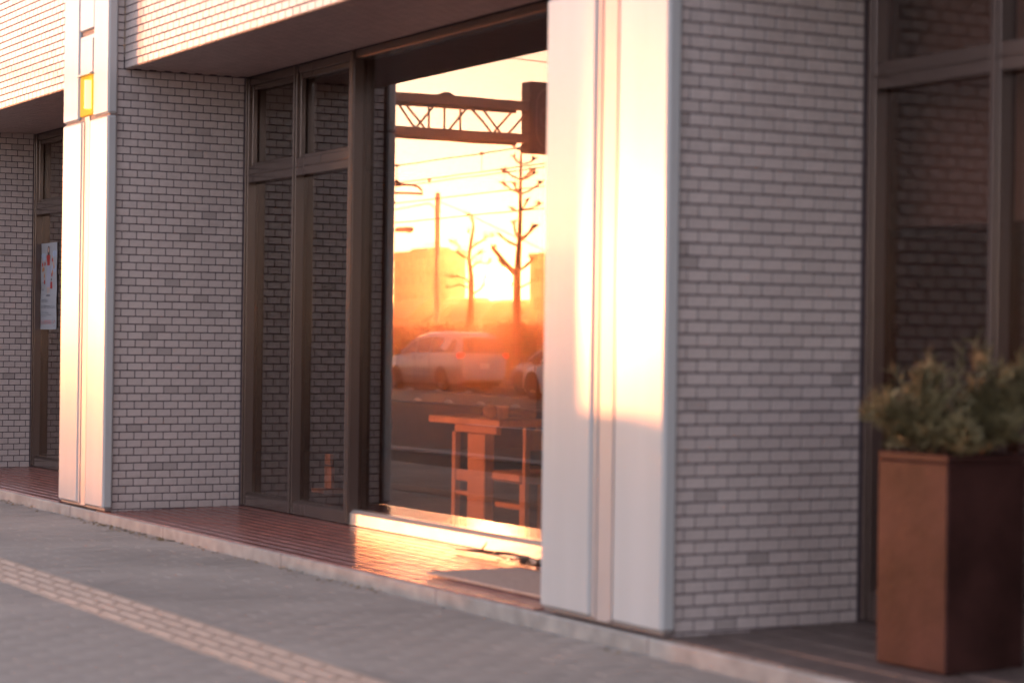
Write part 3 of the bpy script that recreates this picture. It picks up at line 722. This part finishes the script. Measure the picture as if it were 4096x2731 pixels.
HATCH = [(0, .24, .50, .56, .06, .25), (.12, .18, .62, .70, .06, .10), (.5, .18, .78, .86, .06, .03), (1.0, .18, .88, .96, .08, 0), (1.5, .18, .90, 1.25, .14, 0), (2.0, .18, .92, 1.44, .20, 0), (2.6, .18, .94, 1.50, .22, 0),
         (3.3, .18, .96, 1.48, .22, 0), (3.75, .2, .97, 1.38, .2, .02), (4.0, .24, .92, 1.02, .1, .04), (4.08, .3, .7, .8, .06, .08)]
vehicle('parked_car', 'silver hatchback half hidden behind the white pillar, right of the van', 'car', -40.75, -23.3, HATCH, 1.69, (.78, 3.25), .31, 'silver', 0,
        [[(1.2, .1), (2.1, .1), (2.05, .88), (1.75, .78)], [(2.18, .1), (3.0, .1), (3.0, .9), (2.14, .9)], [(3.06, .1), (3.6, .1), (3.45, .8), (3.06, .9)]], (3.76, 3.98, 1.0, 1.34, .14), ((2.0, .82),), (1.15, .88), (3.8, 4.0, .8, .95), (4.06, .5), ((.95, .3, .88), (2.12, .3, .92)))
vehicle('parked_car', 'white car nearest the white pillar, in front of the silver hatchback', 'car', -35.8, -20.9, HATCH, 1.70, (.78, 3.25), .33, 'white', 0,
        [[(1.2, .1), (2.1, .1), (2.05, .88), (1.75, .78)], [(2.18, .1), (3.0, .1), (3.0, .9), (2.14, .9)]], None, ((2.0, .82),), (1.15, .88), (3.8, 4.0, .8, .95), None, ((.95, .3, .88), (2.12, .3, .92)))
vehicle('parked_car', 'dark car seen past the bonnet of the silver van', 'car', -53.2, -25.9, HATCH, 1.69, (.78, 3.25), .31, 'darkcar', 0,
        [[(1.2, .1), (2.1, .1), (2.05, .88), (1.75, .78)], [(2.18, .1), (3.0, .1), (3.0, .9), (2.14, .9)]], (3.76, 3.98, 1.0, 1.34, .14), (), (1.15, .88), (3.8, 4.0, .8, .95), (4.06, .5))

# sign gantry over the near lanes
gx = -25.6
gn = thing('sign_gantry', 'grey lattice truss gantry reaching across the road to a hanging sign box', 'gantry', (gx, -4.95, -.2))
MB().tube([(gx, -4.95, -.2), (gx, -4.95, 6.3)], [.17, .14], 16).build('post', M['steel'], gn, True)
ye = -15.45
for gxx in (gx, gx-.55):
    for z0, z1 in ((5.815, 6.14), (5.28, 5.48)):
        zt, zb = (6.14, 5.95) if z0 > 5.6 else (5.47, 5.285)
        MB().bbox(gxx-.05, gxx+.05, ye, -5.0, zb, zt, .01).build('chord', M['steel'], gn)
    y = -5.4; k = 0
    while y > -11.8:
        a, b = (5.95, 5.47) if k % 2 == 0 else (5.47, 5.95)
        MB().tube([(gxx, y, a), (gxx, y-.62, b)], .022, 8).build('brace', M['steel'], gn)
        y -= .62; k += 1
def gz(a, b, x):
    u, v = 1500+a/2.09, 150+b/2.09
    d = _F + _RT*((u-2048)/8848.9) - _U*((v-1365.5)/8848.9); t_ = (x-CAM[0])/d.x
    return Vector((x, 2*YG-(CAM[1]+t_*d.y), CAM[2]+t_*d.z))
for a0, b0, a1, b1, x in ((165, 500, 330, 750, gx), (215, 500, 410, 755, gx-.55), (60, 640, 190, 500, gx), (447, 520, 447, 760, gx), (582, 525, 582, 770, gx-.55), (720, 535, 720, 775, gx), (340, 755, 530, 525, gx-.55),
                          (625, 770, 815, 545, gx), (770, 545, 970, 795, gx), (850, 545, 1050, 800, gx-.55), (990, 800, 1185, 570, gx-.55), (1110, 805, 1260, 640, gx)):
    MB().tube([gz(a0, b0, x), gz(a1, b1, x)], .024, 8).build('brace', M['steel'], gn)
for y, z in ((-13.55, 6.14), (-13.2, 5.29)):
    s_ = 1 if z > 6 else -1
    MB().prism([(y-.22, z-s_*.02), (y-.06, z+s_*.06), (y+.06, z+s_*.06), (y+.22, z-s_*.02)], 0, gx-.06, gx+.06).build('gusset', M['steel'], gn)
sg = thing('sign_box', 'dark sign box hanging at the end of the truss gantry', 'sign', (gx, -16.5, 5.1))
MB().bbox(gx-.35, gx+.02, -17.7, -15.47, 5.1, 6.56, .02).build('housing', M['sign'], sg)
def rrect(y0, y1, z0, z1, r_, n_=5):
    out = []
    for cx, cz, a0 in ((y1-r_, z1-r_, 0), (y0+r_, z1-r_, 90), (y0+r_, z0+r_, 180), (y1-r_, z0+r_, 270)):
        for k in range(n_+1): a = R(a0+90*k/n_); out.append((cx+r_*math.cos(a), cz+r_*math.sin(a)))
    return out
def rim(name, y0, y1, z0, z1, r_, w_):
    o_, i_ = rrect(y0, y1, z0, z1, r_), rrect(y0+w_, y1-w_, z0+w_, z1-w_, max(r_-w_, .01)); n_ = len(o_)
    MB().add([(gx+.024, y, z) for y, z in o_]+[(gx+.024, y, z) for y, z in i_], [(i, (i+1) % n_, n_+(i+1) % n_, n_+i) for i in range(n_)]).build(name, M['sign_rim'], sg)
rim('border_line', -17.6, -15.62, 5.18, 6.47, .35, .025); rim('inner_line', -17.2, -15.72, 5.62, 6.05, .18, .02)

# overhead wires: straight spans along the street
def wire(label, pts, r_=.015):
    return single('overhead_wire', MB().tube(pts, r_, 6, False), M['black'], label, 'wire', 'overhead wires')
def span(u, v, y, label, r_=.015, x0=-140, x1=30):
    p = street(u, v, y); return wire(label, [(x0, y, p.z), (x1, y, p.z)], r_), p.z
_, zA = span(1928, 614, -18.0, 'highest tram wire, its hangers ending in small beads')
_, zB = span(1928, 688, -18.0, 'tram wire just below the highest one, held by its hangers')
_, zC = span(1734, 796, -20.2, 'tram wire running level with the top of the concrete pole')
_, zD = span(1553, 894, -20.2, 'lowest wire crossing behind the tree below the pole top')
_, zE = span(2194, 668, -20.2, 'tram wire with a bead before the pollarded tree')
for k, (u, v, vb, y) in enumerate(((1588, 664, 735, -18.0), (1928, 614, 686, -18.0), (1717, 719, 738, -20.2), (2017, 688, 758, -20.2))):
    p = street(u, v, y); q = street(u, vb, y)
    h_ = MB().tube([(p.x, y, q.z), (p.x, y, p.z)], .008, 5); h_.add(*(lambda m_: (m_.v, m_.f))(MB().lathe(p.x, y, [(.01, p.z-.045), (.055, p.z-.02), (.06, p.z), (.05, p.z+.025), (.01, p.z+.045)], 10)))
    single('wire_hanger', h_, M['black'], ('beaded hanger above the bracket at the left edge of the mirrored sky', 'beaded hanger left of the sign box between two tram wires', 'beaded hanger over the concrete pole', 'beaded hanger beside the upper branches of the tree')[k], 'hanger', 'wire hangers')
pA, pB = street(1760, 805, -40), street(2200, 1012, -34)
wire('slanting stay wire falling from the concrete pole towards the right', [pA, pB], .02)
pA, pB = street(2012, 229, -12), street(2260, 260, -11)
wire('short wire high above the sign box', [street(1900, 215, -12.5), pB], .008)
pA = street(1500, 854, -40); pB = street(1712, 813, -40); pC = street(1738, 832, -40)
wire('thick cable curving down to the concrete pole', [pA, pA.lerp(pB, .5), pB, pB.lerp(pC, .6)+Vector((0, 0, .06)), pC], .03)

# tram bracket arm at the left edge
bp_ = street(1490, 760, -17.3)
ba = thing('tram_bracket', 'curved tubular tram wire bracket at the left edge of the mirrored sky', 'bracket', (bp_.x, -17.3, RZ))
MB().tube([(bp_.x, -17.3, RZ), (bp_.x, -17.3, bp_.z+.8)], [.13, .10], 12).build('mast', M['steel'], ba, True)
def onx(u, v, x):
    d = _F + _RT*((u-2048)/8848.9) - _U*((v-1365.5)/8848.9); t_ = (x-CAM[0])/d.x
    return Vector((x, 2*YG-(CAM[1]+t_*d.y), CAM[2]+t_*d.z))
path = [onx(u, v, bp_.x) for u, v in ((1490, 736), (1600, 738), (1650, 741), (1672, 748), (1686, 762), (1689, 776), (1640, 773), (1490, 770))]
MB().tube(path, .032, 8).build('arm', M['steel'], ba, True)
for u in (1583, 1592): p = onx(u, 728, bp_.x); MB().lathe(p.x, p.y, [(.015, p.z-.05), (.04, p.z-.03), (.04, p.z+.03), (.015, p.z+.05)], 8).build('insulator', M['black'], ba)
p1, p2 = onx(1490, 775, bp_.x), onx(1586, 813, bp_.x); MB().tube([p1, p2], .02, 6).build('stay', M['steel'], ba)

# concrete pole
pb = street(1745, 1400, -40); ptp = street(1745, 770, -40)
cpo = thing('utility_pole', 'plain round concrete pole standing left of the bare trees', 'pole', (pb.x, -40, RZ))
MB().tube([(pb.x, -40, RZ), (pb.x, -40, ptp.z-.06), (pb.x, -40, ptp.z)], [.16, .12, .10], 16).build('shaft', M['pole'], cpo, True)
for v in (795, 975, 845):
    z = street(1745, v, -40).z; MB().lathe(pb.x, -40, [(.14, z-.04), (.155, z-.02), (.155, z+.02), (.14, z+.04)], 14).build('band', M['steel'], cpo)
z = street(1745, 975, -40).z; MB().tube([(pb.x-1.5, -40, z+.02), (pb.x+.35, -40, z)], .02, 6).build('crossarm', M['steel'], cpo)
# street lamp at the left edge
sb_ = street(1490, 1378, -33); sz = street(1600, 922, -33).z
sla = thing('street_lamp', 'street lamp with a flat box head at the left edge of the mirrored sky', 'street lamp', (sb_.x, -33, -.07))
MB().tube([(sb_.x, -33, -.07), (sb_.x, -33, sz)], [.09, .06], 12).build('lamp_post', M['steel'], sla, True)
hx = street(1598, 920, -33).x
MB().tube([(sb_.x, -33, sz), (hx, -33, sz)], .03, 8).build('lamp_arm', M['steel'], sla, True)
MB().bbox(hx-.05, hx+.95, -33.18, -32.82, sz-.06, sz+.12, .03).build('lamp_head', M['steel'], sla)
MB().bbox(hx+.85, hx+.93, -33.1, -32.9, sz-.12, sz-.0605, .01).build('lamp_sensor', M['steel'], sla)

# bare trees drawn out limb by limb
def limb(mb, pts_, r0, r1, n_=8):
    m_ = len(pts_); mb.tube(pts_, [r0+(r1-r0)*k/(m_-1) for k in range(m_)], n_)
def zp(a, b, y, dy=0):    # a point of the enlarged window view
    return street(900+a/1.4257, 100+b/1.4257, y+dy)
def knob(mb, p, n_, l, y):
    for _ in range(n_):
        d = Vector((random.gauss(0, .6), random.gauss(0, .6), random.uniform(.2, 1))).normalized()*random.uniform(.4, 1)*l
        mb.tube([p, p+d*.5, p+d], [.028, .02, .008], 5)
def pollard():
    y = -27.9; base = zp(1668, 1870, y)
    t = thing('bare_tree', 'tall pollarded tree with short stubby branches, right of the mirrored sun', 'tree', (base.x, y, -.07))
    tk = MB()
    P_ = [(1660, 1900), (1664, 1700), (1668, 1420), (1680, 1220), (1684, 1050), (1685, 960), (1688, 800), (1688, 690)]
    pts_ = [zp(a, b, y) for a, b in P_]; pts_[0].z = -.07
    tk.tube(pts_, [.145, .13, .11, .075, .065, .055, .042, .028], 12); tk.build('trunk', M['bark'], t, True)
    B_ = [((1688, 715), (1635, 685), .03), ((1688, 795), (1645, 755), .03), ((1690, 795), (1765, 770), .025), ((1688, 885), (1595, 830), .035), ((1690, 885), (1745, 835), .045), ((1690, 880), (1760, 850), .03),
          ((1685, 960), (1590, 910), .035), ((1680, 955), (1650, 915), .04), ((1690, 965), (1795, 905), .035), ((1686, 1060), (1630, 1050), .03), ((1690, 1055), (1795, 1025), .035), ((1690, 1050), (1722, 1010), .025),
          ((1676, 1260), (1570, 1200), .05), ((1665, 1205), (1645, 1130), .05), ((1682, 1220), (1770, 1150), .05), ((1690, 1230), (1745, 1170), .03), ((1662, 1420), (1525, 1270), .09), ((1600, 1375), (1560, 1340), .03), ((1672, 1400), (1750, 1340), .05), ((1650, 1480), (1560, 1440), .03), ((1680, 1500), (1790, 1430), .03)]
    for a, b, r_ in B_:
        bm_ = MB(); dy = random.uniform(-.5, .5)
        p0, p1 = zp(*a, y), zp(*b, y, dy); mid = p0.lerp(p1, .5)+Vector((0, 0, -.05))
        bm_.tube([p0, mid, p1], [r_*1.0, r_*.85, r_*.75], 8); knob(bm_, p1, 9, .22, y)
        for f in (.45, .7, .85): knob(bm_, p0.lerp(p1, f)+Vector((0, 0, -.03)), 2, .12, y)
        bm_.build('branch', M['bark'], t, True)
pollard()
def tree2():
    y = -34.0; base = zp(1390, 1850, y)
    t = thing('bare_tree', 'crooked leafless tree with thin twigs, between the pole and the mirrored sun', 'tree', (base.x, y, -.21))
    tk = MB(); P_ = [(1388, 1900), (1392, 1700), (1400, 1560), (1402, 1430), (1390, 1330), (1398, 1260), (1418, 1160), (1412, 1110), (1398, 1080)]
    pts_ = [zp(a, b, y) for a, b in P_]; pts_[0].z = -.21
    tk.tube(pts_, [.17, .15, .12, .10, .08, .07, .055, .04, .03], 10); tk.build('trunk', M['bark'], t, True)
    B_ = [([(1392, 1335), (1350, 1312), (1325, 1295), (1340, 1265), (1325, 1248), (1295, 1240)], .05), ([(1400, 1275), (1430, 1250), (1455, 1240), (1480, 1225), (1490, 1210), (1528, 1204)], .05),
          ([(1400, 1390), (1430, 1360), (1460, 1352), (1500, 1362)], .045), ([(1400, 1340), (1430, 1310), (1455, 1300)], .035), ([(1395, 1480), (1370, 1450), (1320, 1430), (1290, 1440)], .04), ([(1405, 1120), (1385, 1090)], .03),
          ([(1400, 1540), (1460, 1500), (1490, 1450)], .04), ([(1392, 1500), (1330, 1480), (1280, 1500)], .04), ([(1412, 1200), (1385, 1185)], .03)]
    for pl_, r_ in B_:
        bm_ = MB(); dy = random.uniform(-.6, .6); n_ = len(pl_)
        pts_ = [zp(a, b, y, dy*k/n_) for k, (a, b) in enumerate(pl_)]
        bm_.tube(pts_, [r_*(1-.65*k/(n_-1)) for k in range(n_)], 7)
        for p in pts_[1:]:
            for _ in range(4):
                q = p.copy(); d = Vector((random.gauss(0, 1), random.gauss(0, .6), random.uniform(-.1, 1.1))).normalized(); tp_ = [q.copy()]
                for _k in range(4): d = (d+Vector((random.gauss(0, .3), random.gauss(0, .3), random.gauss(.1, .3)))).normalized(); q = q+d*random.uniform(.06, .17); tp_.append(q.copy())
                bm_.tube(tp_, [.012, .010, .008, .006, .004], 4, False)
        knob(bm_, pts_[-1], 4, .3, y); bm_.build('branch', M['bark'], t, True)
tree2()

# leafy masses: clipped dome, hedges
def leafy(name, label, cat, c, rad, n_, ls, group=None):
    t = thing(name, label, cat, (c[0], c[1], c[2]-rad[2]), group)
    tr = MB()
    for k in range(5):
        a = k*1.3; tr.tube([(c[0]+.1*math.cos(a), c[1]+.1*math.sin(a), c[2]-rad[2]), (c[0]+rad[0]*.4*math.cos(a), c[1]+rad[1]*.4*math.sin(a), c[2]+rad[2]*.3)], [.05, .02], 6)
    tr.build('stem', M['bark'], t)
    lf = MB()
    for _ in range(n_):
        d = Vector((random.gauss(0, 1), random.gauss(0, 1), random.gauss(0, 1))).normalized()*(random.uniform(.45, 1)**.5)*(1+.10*math.sin(7*random.random()))
        p = Vector((c[0]+d.x*rad[0], c[1]+d.y*rad[1], c[2]+d.z*rad[2]))
        if p.z < c[2]-rad[2]*.96: continue
        u_ = Vector((random.gauss(0, 1), random.gauss(0, 1), random.gauss(0, 1))).normalized(); v_ = u_.cross(Vector((random.random(), random.random(), 1))).normalized(); s_ = ls*random.uniform(.6, 1.3)
        lf.add([p-u_*s_, p-v_*s_*.5, p+u_*s_, p+v_*s_*.5], [(0, 1, 2, 3)])
    o = lf.build('foliage', M['hedge'], t); o['kind'] = 'stuff'
q = street(2085, 1378, -28.3)
leafy('clipped_bush', 'dark rounded bush behind the two cars, right of the van', 'bush', (q.x, -29.3, .85), (1.15, 1.1, 1.05), 2600, .07)
def hedge(label, x0, x1, y0, y1, zb, h_, n_, ls):
    t = thing('hedge', label, 'hedge', ((x0+x1)/2, (y0+y1)/2, zb))
    st_ = MB(); k = int((x1-x0)/.6)
    for i in range(k): x = x0+(i+.5)*(x1-x0)/k; st_.tube([(x, (y0+y1)/2, zb), (x+.05, (y0+y1)/2, zb+h_*.75)], [.03, .015], 5)
    st_.build('stems', M['bark'], t)
    lf = MB()
    for _ in range(n_):
        x = random.uniform(x0, x1); y = random.uniform(y0, y1); hh = h_*(1+.10*math.sin(x*1.1)+.06*math.sin(x*3.1)); p = Vector((x, y, zb+hh*(random.random()**.75)))
        u_ = Vector((random.gauss(0, 1), random.gauss(0, 1), random.gauss(0, 1))).normalized(); v_ = u_.cross(Vector((random.random(), random.random(), 1))).normalized(); s_ = ls*random.uniform(.6, 1.3)
        lf.add([p-u_*s_, p-v_*s_*.5, p+u_*s_, p+v_*s_*.5], [(0, 1, 2, 3)])
    o = lf.build('foliage', M['hedge'], t); o['kind'] = 'stuff'
hedge('long dark hedge behind the silver van on the far side of the road', -66, -36, -32.6, -31.2, -.21, 1.95, 16000, .13)
hedge('far belt of trees closing the street at the left', -330, -318, -60, 60, -.215, 7.0, 9000, .6)

# buildings far behind
def far_windows(t, face, a0, a1, z0, z1, fixed, na, nz_, wa, wz, m='wpane'):
    for j in range(nz_):
        for i in range(na):
            a = a0+(a1-a0)*(i+.5)/na; z = z0+(z1-z0)*(j+.5)/nz_
            if face == 'y':
                f = MB().box(a-wa/2-.12, a+wa/2+.12, fixed, fixed+.08, z-wz/2-.12, z+wz/2+.12).build('window', M['wall_b'], t); MB().box(a-wa/2, a+wa/2, fixed+.08, fixed+.1, z-wz/2, z+wz/2).build('window_pane', M[m], f)
            else:
                f = MB().box(fixed, fixed+.08, a-wa/2-.12, a+wa/2+.12, z-wz/2-.12, z+wz/2+.12).build('window', M['wall_b'], t); MB().box(fixed+.08, fixed+.1, a-wa/2, a+wa/2, z-wz/2, z+wz/2).build('window_pane', M[m], f)
def apartment():
    y = -150.0; pl_, pm_ = street(1572, 1378, y), street(1735, 1378, y); zt = street(1735, 998, y).z
    t = thing('apartment_block', 'apartment block with an open stair tower, behind the concrete pole', 'building', ((pl_.x+pm_.x)/2, y-4, -.215))
    x0, x1 = pl_.x, pm_.x; yb = y-5.4
    MB().box(x0, x1, yb, y, -.215, zt-.5).build('wall', M['wall_a'], t)
    MB().box(x0-.2, x1+.2, yb-.2, y+.2, zt-.499, zt).build('parapet', M['wall_a'], t)
    MB().box(x0+3, x1-3, yb+1, y-1.5, zt+.001, zt+.55).build('roof_house', M['wall_a'], t)
    far_windows(t, 'y', x0+.4, x1-.4, 2.2, zt-1, y, 5, 5, 1.5, 1.2); far_windows(t, 'x', yb+.3, y-.3, 2.2, zt-1, x1, 2, 5, 1.2, 1.2)
    xs = street(1540, 1378, y).x
    for k in range(9):
        z = -.2+(zt-1)*k/8; MB().box(xs, x0-.001, y-3, y-.2, z, z+.55).build('stair_landing', M['wall_a'], t)
    for x in (xs+.1, (xs+x0)/2, x0-.3): MB().box(x-.08, x+.08, y-.35, y-.201, -.2, zt-.6).build('stair_post', M['steel'], t)
apartment()
def block_b():
    y = -95.0; p0 = street(2117, 1378, y); zt = street(2125, 1012, y).z; x0, x1 = p0.x, p0.x+14
    t = thing('office_block', 'plain block cut off by the white pillar, right of the mirrored sun', 'building', (p0.x+7, y-4, -.215))
    MB().box(x0, x1, y-9, y, -.215, zt-.4).build('wall', M['wall_b'], t); MB().box(x0-.15, x1+.15, y-9.15, y+.15, zt-.399, zt).build('parapet', M['wall_b'], t)
    far_windows(t, 'y', x0+.5, x1-.5, 1, zt-.8, y, 5, 3, 1.6, 1.2)
block_b()
HL = ['pale house with a dark gabled roof at the left, under the apartment block', 'house with a low gable left of the concrete pole', 'wide house right behind the concrete pole', 'house with a dark roof below the crooked tree', 'low house straight below the mirrored sun', 'low house at the foot of the pollarded tree', 'house at the right edge before the plain block']
edges = [1535, 1625, 1715, 1812, 1905, 2000, 2085, 2180]
tops = [1195, 1215, 1190, 1205, 1199, 1203, 1190]
for i in range(7):
    y = -118.0 - (i % 3)*2; a, b = street(edges[i], 1378, y).x, street(edges[i+1]+8, 1378, y).x; zt = street((edges[i]+edges[i+1])/2, tops[i], y).z
    t = thing('house', HL[i], 'house', ((a+b)/2, y-4, -.215), 'houses beyond the road')
    zw = zt*.62; MB().box(a, b, y-7, y, -.215, zw).build('wall', M['house'], t)
    r_ = MB().prism([(y-7.5, zw+.001), (y+.5, zw+.001), (y-2.6, zt), (y-4.4, zt)], 0, a-.3, b+.3).build('roof', M['roof'], t)
    far_windows(t, 'y', a+.6, b-.6, .8, zw-.3, y, 3, 1, 1.5, 1.2)
uc = thing('shadow_cabinet', 'grey cabinet added unseen on the near verge to shade the big white pillar low down', 'cabinet', (-1.45, -4.08, -.03))  # cabinet out of view, added to throw the low shadow on the pillar
MB().bbox(-1.92, -.98, -4.32, -3.84, -.03, .05, .01).build('plinth', M['kerb'], uc)
MB().bbox(-1.89, -1.01, -4.29, -3.87, .0505, 1.10, .02).build('cabinet_body', M['steel'], uc, True)
MB().prism([(-4.33, 1.1005), (-3.83, 1.1005), (-3.83, 1.13), (-4.08, 1.165), (-4.33, 1.13)], 0, -1.94, -.96).build('cabinet_roof', M['steel'], uc)
for x in (-1.86, -1.445): MB().bbox(x, x+.405, -3.8695, -3.855, .10, 1.05, .004).build('cabinet_door', M['steel'], uc)
MB().bbox(-1.49, -1.47, -3.8545, -3.83, .55, .66, .004).build('cabinet_handle', M['chrome'], uc)
fb_ = thing('shadow_flower_box', 'low concrete flower box added unseen on the near verge to shade the porch kerb', 'flower box', (-3.1, -4.1, -.03))  # unseen low box, added to keep the porch kerb in shade
for a0, a1, b0, b1 in ((-4.0, -2.15, -4.3, -4.25), (-4.0, -2.15, -3.95, -3.9), (-4.0, -3.95, -4.2495, -3.9505), (-2.2, -2.15, -4.2495, -3.9505)):
    MB().bbox(a0, a1, b0, b1, -.03, .28, .008).build('box_side', M['kerb'], fb_)
MB().box(-3.949, -2.201, -4.249, -3.951, -.03, .24).build('soil', M['soil'], fb_)
up_ = thing('shadow_pole', 'slim steel pole added unseen on the near kerb for its shadow on the big white pillar', 'pole', (-2.42, -4.55, 0))  # pole out of sight, added for the upright strip of shadow it casts
MB().tube([(-2.42, -4.55, 0), (-2.42, -4.55, 7.5)], [.12, .10], 16).build('shaft', M['steel'], up_, True)
MB().lathe(-2.42, -4.55, [(.2, .0005), (.2, .02), (.13, .03), (.125, .3)], 16).build('base_plate', M['steel'], up_)
hedge('belt of dark garden trees in front of the far houses', -225, -150, -108, -104, -.215, 2.9, 9000, .5)

# haze volume added to spread an orange glow around the mirrored sun
hz = MB().box(-655, 130, -655, 60, -1.2, 17.2).build('haze', bpy.data.materials.new('haze'))
hm = hz.data.materials[0]; hm.use_nodes = True; t = hm.node_tree; t.nodes.clear()
pv = t.nodes.new('ShaderNodeVolumePrincipled'); ov = t.nodes.new('ShaderNodeOutputMaterial')
pv.inputs['Color'].default_value = (1, .66, .44, 1); pv.inputs['Density'].default_value = .00068; pv.inputs['Anisotropy'].default_value = .968
t.links.new(pv.outputs[0], ov.inputs['Volume']); hz['kind'] = 'stuff'; hz['label'] = 'orange haze added for the glow around the mirrored sun'; hz.display_type = 'WIRE'
